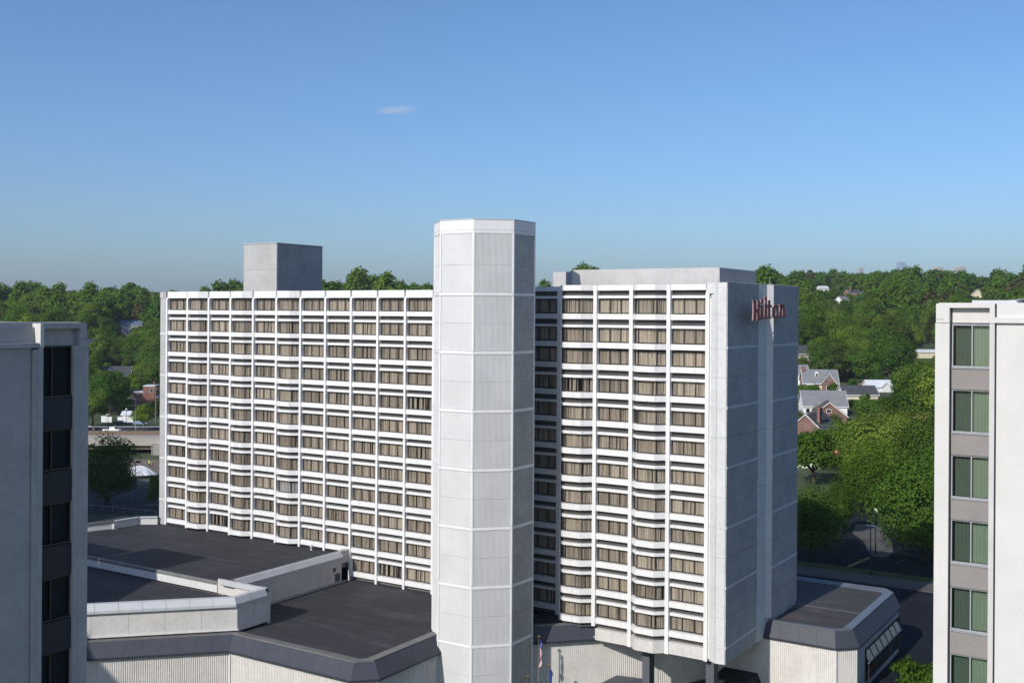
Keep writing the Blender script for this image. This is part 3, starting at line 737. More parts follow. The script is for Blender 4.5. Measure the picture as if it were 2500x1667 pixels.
# ---- podium, middle: diagonal wall with fascia behind the flags
fl = [(57.6,-6.3),(63.35,-.55)]
mansard(fl, -32.45, -33.75, .62, 1.6)
MB().prism([(57.4,-6.4),(63.3,-.5),(63.3,.6),(57.0,.6)], -33.3, -32.5).build('roof_deck', M['roof_membrane'], hotel)
MB().hexa([(57.2,-5.7,-33),(57.7,-6.2,-33),(63.4,-.5,-33),(62.9,0,-33),(57.2,-5.7,-32.42),(57.7,-6.2,-32.42),(63.4,-.5,-32.42),(62.9,0,-32.42)]).build('roof_kerb', M['coping_dark'], hotel)
ribbed_wall([(57.2,-6.8),(76.5,12.5)], -44, -33.95, pitch=.20)
for u in (67.6, 71.2): MB().prism([(u-.25,u-64.35),(u+.2,u-63.9),(u+.1,u-63.7),(u-.35,u-64.2)], -44, -33.7).build('corner_post', M['aggregate_light'], hotel)
for x0, x1 in ((68.33,69.08),(74.72,75.5)): MB().box(x0, x1, -1.0, .1, -44, -33.6).build('column', M['column_grey'], hotel)
MB().box(76.1, 76.9, 9.2, 10.4, -44, -33.5).build('column', M['column_grey'], hotel)
MB().prism([(64.6,-3.2),(66.2,-3.9),(68.2,-2.1),(68.2,1.2),(64.9,0.5)], -37.9, -37.5).build('entrance_canopy', M['column_grey'], hotel)
MB().prism([(73.2,2.6),(76.0,2.2),(77.3,4.4),(77.1,8.4),(74.5,9.6),(73.0,7.0)], -37.9, -36.9, 0, [(73.5,2.9),(75.8,2.6),(76.9,4.6),(76.7,8.0),(74.6,9.1),(73.4,6.8)]).build('entrance_canopy', M['silt_fence'], hotel)

# ---- low wing at the right with sloping glazed window
LZ = -31.95
lw = [(72.0,7.5),(84.0,7.5),(85.3,8.8),(85.3,24.7),(84.2,26.0),(70,26.0)]
roof_sheet([(76.5,8.4),(83.9,8.4),(84.3,8.8),(84.3,24.9),(84.0,25.2),(70,25.2)], LZ, 'roof_membrane_right')
MB().box(77.9, 84.2, 15.2, 15.32, LZ, LZ+.02).build('roof_seam', M['coping_dark'], hotel)
inn = offset_path(lw, -1.0)
for i in range(len(lw)-1):
    a, b, c_, d_ = lw[i], lw[i+1], inn[i], inn[i+1]
    MB().hexa([(c_[0],c_[1],-32.5),(a[0],a[1],-32.5),(b[0],b[1],-32.5),(d_[0],d_[1],-32.5),(c_[0],c_[1],LZ+.06),(a[0],a[1],LZ+.25),(b[0],b[1],LZ+.25),(d_[0],d_[1],LZ+.06)]).build('roof_kerb', M['kerb_metal'], hotel)
lwm = mansard(offset_path(lw, .05), LZ+.1, -33.2, .65, 1.75)
rp = offset_path(lw, .5)
ribbed_wall([rp[0], rp[1], rp[2]], -38.2, -33.35)
MB().prism([(rp[1][0]-.15,rp[1][1]-.12),(rp[1][0]+.12,rp[1][1]-.1),(rp[1][0]+.2,rp[1][1]+.15),(rp[1][0]-.1,rp[1][1]+.1)], -38.2, -33.4).build('corner_post', M['aggregate_light'], hotel)
MB().prism([tuple(rp[2]),(rp[2][0],11.2),(rp[2][0]-.6,11.2),(rp[2][0]-.6,9)], -38.1, -33.35).build('east_wall', M['aggregate'], hotel)
ex = rp[2][0]
MB().box(ex-.6, ex, 25.0, rp[3][1], -38.1, -33.35).build('east_wall', M['aggregate'], hotel)
MB().box(ex-.6, ex, 11.2, 25.0, -38.1, -37.2).build('east_wall', M['aggregate'], hotel)
MB().box(ex-.6, ex, 11.2, 25.0, -34.2, -33.35).build('east_wall', M['aggregate'], hotel)
MB().prism([(72,8.2),(83.9,8.2),(84.7,9),(84.7,24.6),(84,25.6),(70,25.6)], -38.1, -32.3).build('wing_core', M['interior_dark'], hotel)
gw = MB(); gw.box(ex-.25, ex+.12, 11.2, 11.4, -37.2, -34.2); gw.box(ex-.25, ex+.12, 24.8, 25.0, -37.2, -34.2); gw.box(ex-.25, ex+.14, 11.2, 25, -37.25, -37.1); gw.box(ex-.25, ex+.12, 11.2, 25, -34.3, -34.15)
gw = gw.build('glazed_bay', M['bronze_frame'], hotel)
nb = 7; bx_ = ex+.34
for k in range(nb):
    y0 = 11.5+13.2*k/nb; y1 = 11.5+13.2*(k+1)/nb-.12
    MB().box(bx_-.03, bx_, y0, y1, -37.05, -35.5).build('pane', M['dark_glass'], gw)
    MB().hexa([(bx_-.03,y0,-35.44),(bx_,y0,-35.44),(bx_,y1,-35.44),(bx_-.03,y1,-35.44),(ex-.26,y0,-34.3),(ex-.23,y0,-34.3),(ex-.23,y1,-34.3),(ex-.26,y1,-34.3)]).build('sloped_pane', M['sloped_glass'], gw)
    for yy in ((y1,) if k else (y0-.12, y1)):
        MB().box(bx_-.06, bx_+.03, yy, yy+.12, -37.1, -35.49).build('mullion', M['bronze_frame'], gw)
        MB().hexa([(bx_-.06,yy,-35.43),(bx_+.03,yy,-35.43),(bx_+.03,yy+.12,-35.43),(bx_-.06,yy+.12,-35.43),(ex-.30,yy,-34.25),(ex-.20,yy,-34.25),(ex-.20,yy+.12,-34.25),(ex-.30,yy+.12,-34.25)]).build('mullion', M['fascia_metal'], gw)
MB().box(bx_-.07, bx_+.04, 11.36, 24.84, -35.49, -35.43).build('transom', M['alum_frame'], gw)
MB().box(ex+.0, bx_-.03, 11.38, 11.42, -37.1, -35.5).build('side_pane', M['dark_glass'], gw)
MB().hexa([(ex-.2,11.38,-35.43),(bx_-.03,11.38,-35.43),(bx_-.03,11.42,-35.43),(ex-.2,11.42,-35.43),(ex-.26,11.38,-34.3),(ex-.24,11.38,-34.3),(ex-.24,11.42,-34.3),(ex-.26,11.42,-34.3)]).build('side_pane', M['sloped_glass'], gw)

stuff(glass_rest.build('window_glass', M['bronze_glass'], hotel))

# ---- roof sign of red channel letters
sign = thing('roof_sign', 'dark red channel letters with white sides spelling a name on the end wall', 'sign', (78.4, 4.5, -3.0))
SX0, SX1 = 78.50, 78.62
def letter(nm, boxes, poly=None):
    """boxes: (y0,y1,z0,z1) on the wall plane"""
    mb = MB()
    for k, (y0,y1,z0,z1) in enumerate(boxes):
        e = .0015*k
        mb.box(SX0, SX1-.02-e, y0, y1, z0, z1, 0); mb.quad((SX1-e,y0,z0),(SX1-e,y1,z0),(SX1-e,y1,z1),(SX1-e,y0,z1), 1)
        mb.quad((SX1-.02-e,y0,z0),(SX1-e,y0,z0),(SX1-e,y0,z1),(SX1-.02-e,y0,z1), 1); mb.quad((SX1-.02-e,y0,z1),(SX1-e,y0,z1),(SX1-e,y1,z1),(SX1-.02-e,y1,z1), 1)
    for ring in (poly or []):
        inn_, out_ = ring; n = len(out_)
        rng = range(n) if inn_[0] != 'open' else range(n-1)
        I = inn_ if inn_[0] != 'open' else inn_[1:]
        for i in rng:
            j = (i+1) % n; a, b, c_, d_ = out_[i], out_[j], I[j], I[i]
            for x in (SX0, SX1-.02): mb.quad((x,*a),(x,*b),(x,*c_),(x,*d_), 0)
            mb.quad((SX1,*a),(SX1,*b),(SX1,*c_),(SX1,*d_), 1)
            mb.quad((SX0,*a),(SX0,*b),(SX1-.02,*b),(SX1-.02,*a), 0); mb.quad((SX0,*d_),(SX0,*c_),(SX1-.02,*c_),(SX1-.02,*d_), 0)
            mb.quad((SX1-.02,*a),(SX1-.02,*b),(SX1,*b),(SX1,*a), 1)
    return mb.build('letter', [M['sign_return'], M['sign_red']], sign)
b0 = -2.96
letter('H', [(.08,.60,b0,b0+1.80),(1.22,1.74,b0,b0+1.80),(.60,1.22,b0+.80,b0+1.04),(-.03,.70,b0,b0+.13),(1.12,1.85,b0,b0+.13),(-.03,.70,b0+1.67,b0+1.80),(1.12,1.85,b0+1.67,b0+1.80)])
b1 = -2.87
letter('i', [(2.08,2.56,b1,b1+1.30),(1.95,2.70,b1,b1+.13),(1.95,2.3,b1+1.18,b1+1.30),(2.06,2.56,b1+1.48,b1+1.82)])
b2 = -2.84
letter('l', [(3.14,3.64,b2,b2+2.05),(3.0,3.78,b2,b2+.13),(3.0,3.3,b2+1.92,b2+2.05)])
b3 = -2.82
letter('t', [(4.12,4.60,b3+.1,b3+1.75),(3.92,4.98,b3+1.14,b3+1.32),(4.3,4.95,b3,b3+.15)])
def ell(cy, cz, ry, rz, a0=0, a1=360, n=28): return [(cy+ry*math.cos(R(a0+(a1-a0)*i/n)), cz+rz*math.sin(R(a0+(a1-a0)*i/n))) for i in range(n if a1-a0 == 360 else n+1)]
letter('o', [], [(ell(6.08,-2.13,.36,.48), ell(6.08,-2.13,.83,.68))])
b5 = -2.74
letter('n', [(7.34,7.82,b5,b5+1.32),(8.34,8.82,b5,b5+.85),(7.2,7.98,b5,b5+.13),(8.2,8.98,b5,b5+.13),(7.2,7.5,b5+1.20,b5+1.32)], [(['open']+ell(8.09,b5+.85,.25,.24,0,180,12), ell(8.09,b5+.85,.73,.50,0,180,12))])
rl = MB()
for z in (-2.6, -1.75): rl.box(78.30, 78.40, .2, 8.7, z, z+.08)
for y in (3.3, 5.0): rl.box(77.15, 78.30, y, y+.08, -2.6, -2.52)
for y in (8.0, 8.6): rl.box(77.9, 78.30, y, y+.08, -2.6, -2.52)
rl.build('mounting_rail', M['fascia_metal'], sign)

# ================================================================== NEIGHBOURING BUILDINGS
# right neighbour: white precast tower with a column of windows
RY = -46.1
nbR = thing('apartment_tower', 'white precast tower at the right edge with taupe spandrels and green-blinded windows', 'apartment tower', (108, -42, -38))
def nb(name, mat, *b, parent=None): return MB().box(*b).build(name, M[mat], parent or nbR)
nb('wall', 'plaster_white', 103.42, 135, RY+.6, RY+26, -38, -2.1)
nb('corner_pier', 'plaster_white', 103.27, 103.83, RY, RY+.7, -38, -2.71)
nb('corner_cap', 'plaster_white', 103.30, 103.83, RY-.03, RY+.7, -2.69, -1.9)
nb('cap_reveal', 'plaster_grey', 103.28, 103.62, RY-.045, RY+.2, -2.545, -2.53)
nb('cap_beam', 'plaster_white', 103.83, 105.38, RY-.03, RY+.6, -2.07, -1.9)
nb('cap_panel', 'plaster_white', 103.90, 105.38, RY+.28, RY+.6, -2.69, -2.07)
nb('pier', 'plaster_white', 105.38, 105.57, RY-.03, RY+.6, -2.69, -1.9)
nb('pier', 'plaster_pier', 105.38, 105.57, RY, RY+.6, -38, -2.70)
nb('wall_slab', 'plaster_white', 105.63, 135, RY+.10, RY+.6, -38, -2.69)
nb('cornice', 'plaster_white', 105.57, 135, RY-.05, RY+.6, -2.68, -2.46)
nb('attic_panel', 'plaster_white', 105.63, 135, RY+.1, RY+.6, -2.46, -1.9)
nb('roof_edge', 'coping_metal', 103.36, 135, RY+.2, RY+25, -1.9, -1.86)
pv = nb('roof_pavilion', 'coping_metal', 104.2, 130, RY+3.0, RY+9, -1.86, -1.72)
MB().box(104.6, 129.5, RY+3.4, RY+8.6, -1.86, -1.73)
MB().hexa([(104.0,RY+8,-1.80),(106.5,RY+1.6,-1.70),(125,RY+1.6,-1.70),(125,RY+8,-1.80),(104.0,RY+8,-1.76),(106.5,RY+1.6,-1.66),(125,RY+1.6,-1.66),(125,RY+8,-1.76)]).build('canopy_roof', M['coping_metal'], nbR)
MB().box(106.3, 125, RY+2.2, RY+7, -1.86, -1.71).build('canopy_wall', M['column_grey'], nbR)
wr_top = [-2.74, -5.45, -8.17, -10.87, -13.66, -16.45, -19.2]
rb = random.Random(3)
for k, zt in enumerate(wr_top):
    zb = zt-1.80
    fr = MB(); fr.box(103.90,105.38,RY+.20,RY+.30,zt-.06,zt); fr.box(103.90,105.38,RY+.16,RY+.30,zb,zb+.06)
    for x in (103.90, 104.66, 105.34): fr.box(x, x+.045, RY+.19, RY+.30, zb+.06, zt-.06)
    w = put('window', fr.mesh('window', M['alum_frame']), nbR)
    for i, (x0, x1, gm, yo) in enumerate(((103.945,104.66,'dark_glass',.24),(104.705,105.34,'clear_glass',.22))):
        MB().box(x0, x1, RY+yo, RY+yo+.012, zb+.06, zt-.06).build('pane', M[gm], w)
        bl = MB(); n = 9; p_ = (x1-x0)/n; off = .06 if i == 0 else .0
        for q in range(n):
            xa = x0+p_*q; t_ = .012*(-1)**q
            if off and q == 0: continue
            bl.quad((xa,RY+.40,zb+.06),(xa+p_*.985,RY+.415+t_,zb+.06),(xa+p_*.985,RY+.415+t_,zt-.10),(xa,RY+.40,zt-.10))
        bl.build('blind', M['vertical_blind'], w)
    nb('recess', 'interior_dark', 103.86, 105.40, RY+.55, RY+.59, zb, zt)
    zn = wr_top[k+1] if k+1 < len(wr_top) else -22.2
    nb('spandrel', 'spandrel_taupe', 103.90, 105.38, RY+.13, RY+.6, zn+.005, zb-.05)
    nb('sill', 'alum_frame', 103.90, 105.38, RY+.08, RY+.3, zb-.045, zb-.01)
for z in (-5.46, -8.18, -10.95, -13.7, -16.45): MB().box(105.67, 135, RY+.115, RY+.13, z, z+.012).build('joint', M['plaster_grey'], nbR)

# left neighbour: shaded side with a window column
LX = 76.69
nbL = thing('office_tower', 'shaded grey concrete tower at the left edge with black windows', 'office tower', (70, -80, -40))
def nl(name, mat, *b, parent=None): return MB().box(*b).build(name, M[mat], parent or nbL)
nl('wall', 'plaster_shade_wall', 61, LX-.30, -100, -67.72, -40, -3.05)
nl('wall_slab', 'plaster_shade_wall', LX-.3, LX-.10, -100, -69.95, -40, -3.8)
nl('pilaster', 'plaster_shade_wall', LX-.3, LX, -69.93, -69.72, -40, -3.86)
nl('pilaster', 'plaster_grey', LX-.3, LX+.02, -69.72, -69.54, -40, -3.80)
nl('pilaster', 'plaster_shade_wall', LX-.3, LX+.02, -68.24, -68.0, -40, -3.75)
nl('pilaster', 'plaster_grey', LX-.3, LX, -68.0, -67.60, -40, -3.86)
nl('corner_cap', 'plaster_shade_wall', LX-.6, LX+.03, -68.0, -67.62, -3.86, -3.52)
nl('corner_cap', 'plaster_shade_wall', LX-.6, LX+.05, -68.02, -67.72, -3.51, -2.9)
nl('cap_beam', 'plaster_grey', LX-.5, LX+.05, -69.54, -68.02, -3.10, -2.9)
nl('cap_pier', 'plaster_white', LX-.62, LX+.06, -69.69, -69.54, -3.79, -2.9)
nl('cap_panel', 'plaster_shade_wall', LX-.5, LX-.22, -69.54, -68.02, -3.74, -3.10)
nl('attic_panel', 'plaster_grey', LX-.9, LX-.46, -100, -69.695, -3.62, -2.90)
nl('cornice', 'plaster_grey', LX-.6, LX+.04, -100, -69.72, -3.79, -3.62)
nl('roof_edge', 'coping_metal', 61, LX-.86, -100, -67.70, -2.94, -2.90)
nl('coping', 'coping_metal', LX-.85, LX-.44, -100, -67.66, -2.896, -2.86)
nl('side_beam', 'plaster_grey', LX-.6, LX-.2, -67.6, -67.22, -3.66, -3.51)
wl = [(-3.76,-5.65),(-6.87,-8.38),(-9.62,-11.17),(-12.41,-13.98),(-15.18,-16.8),(-18,-19.6)]
for k, (zt, zb) in enumerate(wl):
    fr = MB(); fr.box(LX-.28,LX-.16,-69.54,-68.24,zt-.05,zt); fr.box(LX-.28,LX-.10,-69.54,-68.24,zb,zb+.05)
    for y in (-69.54,-69.08,-68.29): fr.box(LX-.28, LX-.16, y, y+.05, zb+.05, zt-.05)
    w = put('window', fr.mesh('window', M['bronze_frame']), nbL)
    for y0, y1 in ((-69.49,-69.08),(-69.03,-68.29)):
        MB().box(LX-.24, LX-.23, y0, y1, zb+.05, zt-.05).build('pane', M['black_glass'], w)
    # drapes hung inside
    cu = MB(); r_ = random.Random(k)
    for q in range(7):
        y = -69.0+q*.035; cu.quad((LX-.34+.02*(q%2),y,zb+.3+.1*q*r_.random()),(LX-.34+.02*((q+1)%2),y+.035,zb+.3),(LX-.34+.02*((q+1)%2),y+.035+.02,zt-.5),(LX-.34+.02*(q%2),y+.02,zt-.5))
    for zz in (zb+.35, zb+.52): cu.box(LX-.33, LX-.315, -69.0, -68.5, zz, zz+.03)
    cu.build('drape', M['curtain'], w)
    nl('recess', 'interior_dark', LX-.36, LX-.35, -69.54, -68.24, zb, zt)
    zn = wl[k+1][0] if k+1 < len(wl) else -21
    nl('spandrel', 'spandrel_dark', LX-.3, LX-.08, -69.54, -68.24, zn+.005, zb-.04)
for z in (-6.64, -9.4, -12.2, -14.98): nl('joint', 'plaster_grey', LX-.12, LX-.094, -100, -69.94, z, z+.015)

# buildings beyond the left edge of the frame that throw the shade on the podium roof and the avenue
def plain_block(name, label, x0, x1, y0, y1, z0, z1, fl=3.2):
    t = thing(name, label, 'office block', ((x0+x1)/2, (y0+y1)/2, z0))
    MB().box(x0, x1, y0, y1, z0, z1).build('wall', M['plaster_shade_wall'], t)
    MB().box(x0-.3, x1+.3, y0-.3, y1+.3, z1, z1+.4).build('cornice', M['plaster_grey'], t)
    n = int((z1-z0)/fl)
    for k in range(n-1):
        z = z0+1+fl*k
        for yy, s in ((y0-.05, -1), (y1+.05, 1)): MB().box(x0+1, x1-1, yy-.05, yy+.05, z, z+1.6).build('window_band', M['car_glass'], t)
    return t
H_ = 21.5; SH = Vector((.075/.535, .84/.535))
blk = plain_block('office_block', 'grey office block beyond the left edge shading the podium roof', -14, 9.2-SH.x*H_, -75, -13.4-SH.y*H_, -40, ROOF_UP+H_)
MB().box(7.0, 19.2-SH.x*(H_+2), -66, -9.8-SH.y*(H_+2), -40, ROOF_UP+H_+2).build('stair_core', M['plaster_shade_wall'], blk)
sp_ = [(7,-44),(32,-44),(25.6,-30.2),(18.95,-17.0),(7,-17.0)]
MB().prism([(x-SH.x*23.5, y-SH.y*23.5) for x, y in sp_], -40, -30.98+23.5).build('east_wing', M['plaster_shade_wall'], blk)
plain_block('office_slab', 'long office slab beyond the left edge shading the avenue', -128, -69, -24, 2, -44, 5.5)

# ================================================================== FLAGS
s_ = Vector((60.4, -6.74))
def flag_pole(x, y, ztop, label):
    t = thing('flagpole', label, 'flagpole', (x, y, -44), 'flagpoles in front of the ribbed wall')
    MB().tube([(x,y,-44),(x,y,ztop-.12)], [.075,.04], 10).build('pole', M['pole_grey'], t, True)
    MB().ball((x,y,ztop), .13).build('finial', M['gold_ball'], t, True)
    return t
flag_pole(60.40, -6.72, -32.7, 'tall flagpole with gold ball carrying the striped flag')
p2 = at(1340.8, 1622, 101.2); flag_pole(p2.x, p2.y, p2.z, 'flagpole with gold ball carrying the plain blue flag')
p3 = at(1287.5, 1650, 100.4); flag_pole(p3.x, p3.y, p3.z, 'bare flagpole top with gold ball nearest the octagonal tower')
def hang_flag(name, label, x, y, ztop, hoist, drop, stripes):
    """flag hanging limp: the hoist edge on the pole, the fly folded down along it"""
    n, mrow = 26, 14; g = [[None]*(mrow+1) for _ in range(n+1)]
    for i in range(n+1):
        u = i/n                                                   # along the fly, falling down
        for j in range(mrow+1):
            v = j/mrow                                            # across the hoist
            zz = ztop - hoist*v*(1-.45*u) - drop*u*(.75+.25*v)
            side = .05 + .30*math.sin(math.pi*min(1, u*1.05))*(1-.5*v) + .12*math.sin(7*u+4*v) * u
            fo = .10*math.sin(9*v+3*u) * (.3+u)
            P = Vector((x,y,zz)) + RGT*side*.9 + FWD*fo*1.2
            g[i][j] = P
    mb = MB()
    for i in range(n):
        for j in range(mrow):
            m_ = 0
            if stripes:
                m_ = 1 if j % 2 else 0
                if j < 7 and i < n*.42: m_ = 3 if (i+j) % 3 == 0 and j % 2 and i % 2 else 2
            mb.quad(g[i][j], g[i+1][j], g[i+1][j+1], g[i][j+1], m_)
    o = mb.build(name, [M['flag_red'], M['flag_white'], M['flag_blue'], M['flag_white']] if stripes else [M['flag_state']], None, True)
    return tag(o, label, 'flag')
hang_flag('striped_flag', 'red and white striped flag with starred blue corner hanging limp', 60.45, -6.70, -32.95, 1.6, 1.9, True)
hang_flag('blue_flag', 'dark blue flag hanging limp below a gold ball', p2.x+.05, p2.y, p2.z-.3, 1.5, 1.8, False)

# ================================================================== HOUSES
houses_px = []                                           # picture boxes kept free of nearer trees
def house(label, P, w, d, wh, rh, rz, wall, roof, name='brick_house', chimney=None, front_gable=None, dormer=None, wins=(), gable_mat=None, keep=None, wing=None, axis='x', cat='house', flat=False, door=None, bay=None, trim='siding_white'):
    """gable house: ridge along local x, front is local -y"""
    P, sc = P
    t = thing(name, label, cat, P, rz=rz); t.scale = (sc, sc, sc)
    mb = MB(); mb.box(-w/2, w/2, -d/2, d/2, -2.5, wh); mb.build('wall', M[wall], None); o = bpy.context.collection.objects[-1] if False else COL.objects[-1]
    def loc(o_): o_.parent = t; o_.location = (0,0,0); return o_
    loc(o)
    def L(nm, mb_, mat, par=None):
        q = put(nm, mb_.mesh(nm, M[mat]), par or t, (0,0,0), world=False); return q
    ov = .35
    if flat:
        L('parapet', MB().box(-w/2-.12, w/2+.12, -d/2-.12, d/2+.12, wh, wh+.3), trim); L('roof', MB().box(-w/2+.3, w/2-.3, -d/2+.3, d/2-.3, wh+.3, wh+.34), roof); rf = t
    else:
        g = MB()
        for sx in (-1, 1):
            x0, x1 = (sx*w/2-.12*sx, sx*w/2); g.hexa([(min(x0,x1),-d/2,wh),(max(x0,x1),-d/2,wh),(max(x0,x1),d/2,wh),(min(x0,x1),d/2,wh),(min(x0,x1),-.02,wh+rh-.05),(max(x0,x1),-.02,wh+rh-.05),(max(x0,x1),.02,wh+rh-.05),(min(x0,x1),.02,wh+rh-.05)])
        L('gable_wall', g, gable_mat or wall)
        r = MB(); k = rh/(d/2); e = -ov*k; th = .16
        for sy in (-1, 1):
            a = [(-w/2-ov, sy*(d/2+ov), wh+e), (w/2+ov, sy*(d/2+ov), wh+e), (w/2+ov, 0, wh+rh), (-w/2-ov, 0, wh+rh)]
            if sy > 0: a = [a[1], a[0], a[3], a[2]]
            r.hexa([a[0],a[1],a[2],a[3]] + [(p_[0],p_[1],p_[2]+th) for p_ in a])
        rf = L('roof', r, roof)
        tr = MB()
        for sx in (-1, 1):
            x = sx*(w/2+ov+.03)
            for sy in (-1, 1):
                tr.hexa([(x-.04,sy*(d/2+ov),wh+e-.12),(x+.04,sy*(d/2+ov),wh+e-.12),(x+.04,0,wh+rh-.12),(x-.04,0,wh+rh-.12),(x-.04,sy*(d/2+ov),wh+e+.14),(x+.04,sy*(d/2+ov),wh+e+.14),(x+.04,0,wh+rh+.14),(x-.04,0,wh+rh+.14)])
        for sy in (-1, 1): tr.box(-w/2-ov, w/2+ov, sy*(d/2+ov)-.05, sy*(d/2+ov)+.05, wh+e-.12, wh+e+.12)
        L('trim', tr, trim)
    if chimney:
        cx, cy, cw, ch, cm = chimney
        L('chimney', MB().box(cx-cw/2, cx+cw/2, cy-.35, cy+.35, 0, wh+rh+ch).box(cx-cw/2-.08, cx+cw/2+.08, cy-.43, cy+.43, wh+rh+ch, wh+rh+ch+.15), cm, None if rf is t else rf)
    if front_gable:
        gx, gw_, gh, gd = front_gable; y0 = -d/2-gd
        L('front_wing', MB().box(gx-gw_/2, gx+gw_/2, y0, 0, -2.5, wh), wall)
        gg = MB(); gg.prism([(gx-gw_/2,y0),(gx+gw_/2,y0),(gx+gw_/2,y0+.15),(gx-gw_/2,y0+.15)], wh, wh+gh-.05, 0, [(gx-.02,y0),(gx+.02,y0),(gx+.02,y0+.15),(gx-.02,y0+.15)]); L('gable_wall', gg, gable_mat or wall)
        r = MB(); k = gh/(gw_/2)
        for s in (-1, 1):
            a = [(gx+s*(gw_/2+.3), y0-.3, wh-.3*k), (gx+s*(gw_/2+.3), 0, wh-.3*k), (gx, 0, wh+gh), (gx, y0-.3, wh+gh)]
            if s < 0: a = [a[1], a[0], a[3], a[2]]
            r.hexa(a + [(p_[0],p_[1],p_[2]+.15) for p_ in a])
        L('roof', r, roof)
        tr = MB()
        for s in (-1, 1): tr.hexa([(gx+s*(gw_/2+.3),y0-.36,wh-.3*k-.1),(gx+s*(gw_/2+.3),y0-.3,wh-.3*k-.1),(gx,y0-.3,wh+gh-.1),(gx,y0-.36,wh+gh-.1),(gx+s*(gw_/2+.3),y0-.36,wh-.3*k+.18),(gx+s*(gw_/2+.3),y0-.3,wh-.3*k+.18),(gx,y0-.3,wh+gh+.18),(gx,y0-.36,wh+gh+.18)])
        L('trim', tr, trim)
    if dormer:
        dx, dw, dh = dormer; yb = -d/2*.45; zb = wh+rh*.45
        dm = L('dormer', MB().box(dx-dw/2, dx+dw/2, yb-.3, .2, zb-.5, zb+dh).prism([(dx-dw/2,yb-.3),(dx+dw/2,yb-.3),(dx+dw/2,.2),(dx-dw/2,.2)], zb+dh, zb+dh+dw*.5, 0, [(dx-.02,yb-.3),(dx+.02,yb-.3),(dx+.02,.2),(dx-.02,.2)]), 'siding_white', rf if rf is not t else None)
        L('window', MB().box(dx-dw*.25, dx+dw*.25, yb-.36, yb-.3, zb+.1, zb+dh-.1), 'car_glass', rf if rf is not t else None)
    for (face, u, z, ww, hh) in wins:
        fr = MB(); gl = MB()
        if face == 'f':   y = -d/2-.04
        elif face == 'g': y = -d/2-(front_gable[3] if front_gable else 0)-.04
        if face in 'fg':
            fr.box(u-ww/2-.1, u+ww/2+.1, y, y+.06, z-.1, z+hh+.1); gl.box(u-ww/2, u+ww/2, y-.02, y-.001, z, z+hh); gl.box(u-.03, u+.03, y-.035, y-.021, z, z+hh)
        else:
            x = (w/2+.04) * (1 if face == 'r' else -1); s = 1 if face == 'r' else -1
            fr.box(min(x,x-s*.06), max(x,x-s*.06), u-ww/2-.1, u+ww/2+.1, z-.1, z+hh+.1); gl.box(min(x+s*.001,x+s*.02), max(x+s*.001,x+s*.02), u-ww/2, u+ww/2, z, z+hh)
        wdw = L('window', fr, trim); L('pane', gl, 'car_glass', wdw)
    if door:
        u, face = door; y = -d/2-.05
        L('door', MB().box(u-.5, u+.5, y, y+.06, -.2, 2.0), 'siding_cream')
    if bay:
        u, bw = bay; y = -d/2
        bb = L('bay_window', MB().prism([(u-bw/2,y),(u-bw/3,y-.6),(u+bw/3,y-.6),(u+bw/2,y)], .3, 2.4), 'siding_white')
        for q in (-1,0,1): L('pane', MB().box(u+q*bw*.2-.22, u+q*bw*.2+.22, y-.64, y-.605, .8, 2.0), 'car_glass', bb)
    if keep: houses_px.append((*keep, (P-CAM).dot(FWD)))
    return t
def G(px, py, depth):
    """where the sight line meets the slope near the given distance, with the size that fits there"""
    best = (1e9, depth)
    for k in range(-60, 61):
        d = depth*(1+k/200); Q = at(px, py, d); e = abs(Q.z-ground_z(Q.x, Q.y)) + abs(k)*.004
        if e < best[0]: best = (e, d)
    return at(px, py, best[1]), best[1]/depth
face_cam = YAW*-1
# right hillside
house('brick house with grey roof, white dormer and front gable beyond the hotel end wall', G(1999,953,374), 11.6, 8.5, 2.9, 4.2, face_cam-.12, 'brick_brown', 'shingle_grey', chimney=(-5.4,-.8,.9,1.0,'brick_red'), front_gable=(2.6,4.6,3.3,.8), dormer=(-1.0,1.1,1.3), wins=(('g',2.6,4.1,.6,.9),('g',2.4,.5,1.2,1.4),('r',0,.6,.9,1.3)), bay=(-3.4,2.6), door=(.0,'f'), keep=(1950,890,2062,985))
house('white clapboard house mostly hidden behind the hotel end wall', G(1938,945,392), 9, 8, 5.0, 3.0, face_cam-.1, 'siding_white', 'shingle_grey', name='clapboard_house', wins=(('f',3.0,.5,.9,1.3),('f',3.0,3,.9,1.3)), keep=(1945,885,1962,960))
house('low cream house with dark roof and white side gable among trees', G(2092,972,348), 11, 7.5, 1.5, 2.5, face_cam+.05, 'siding_cream', 'shingle_dark', name='cream_house', chimney=(1.3,.9,.7,.7,'brick_brown'), keep=(2046,944,2160,972))
house('white gabled house with pale roof peeping behind the dark roof', G(2142,955,372), 8.6, 6.5, 1.8, 2.0, face_cam+.1, 'siding_white', 'metal_roof', name='white_house', front_gable=(1.5,3.2,1.4,.5), keep=(2108,936,2172,958))
house('long grey roofed house behind the brick gable', G(2008,1010,322), 12.5, 9, 2.8, 4.0, face_cam-.1, 'siding_white', 'shingle_grey', name='white_house', wins=(('f',-5.0,.6,1.0,1.3),('f',-3.4,.6,1.0,1.3)), keep=(1952,972,2060,1012))
house('brick house turned gable on with half round attic window', G(2022,1040,300), 9, 9.2, 3.2, 3.7, face_cam+R(78), 'brick_brown', 'shingle_brown', wins=(('l',0.2,4.2,1.2,.7),('l',-1.3,1.4,.9,1.2),('l',1.6,1.4,.9,1.2)), keep=(1985,994,2062,1034))
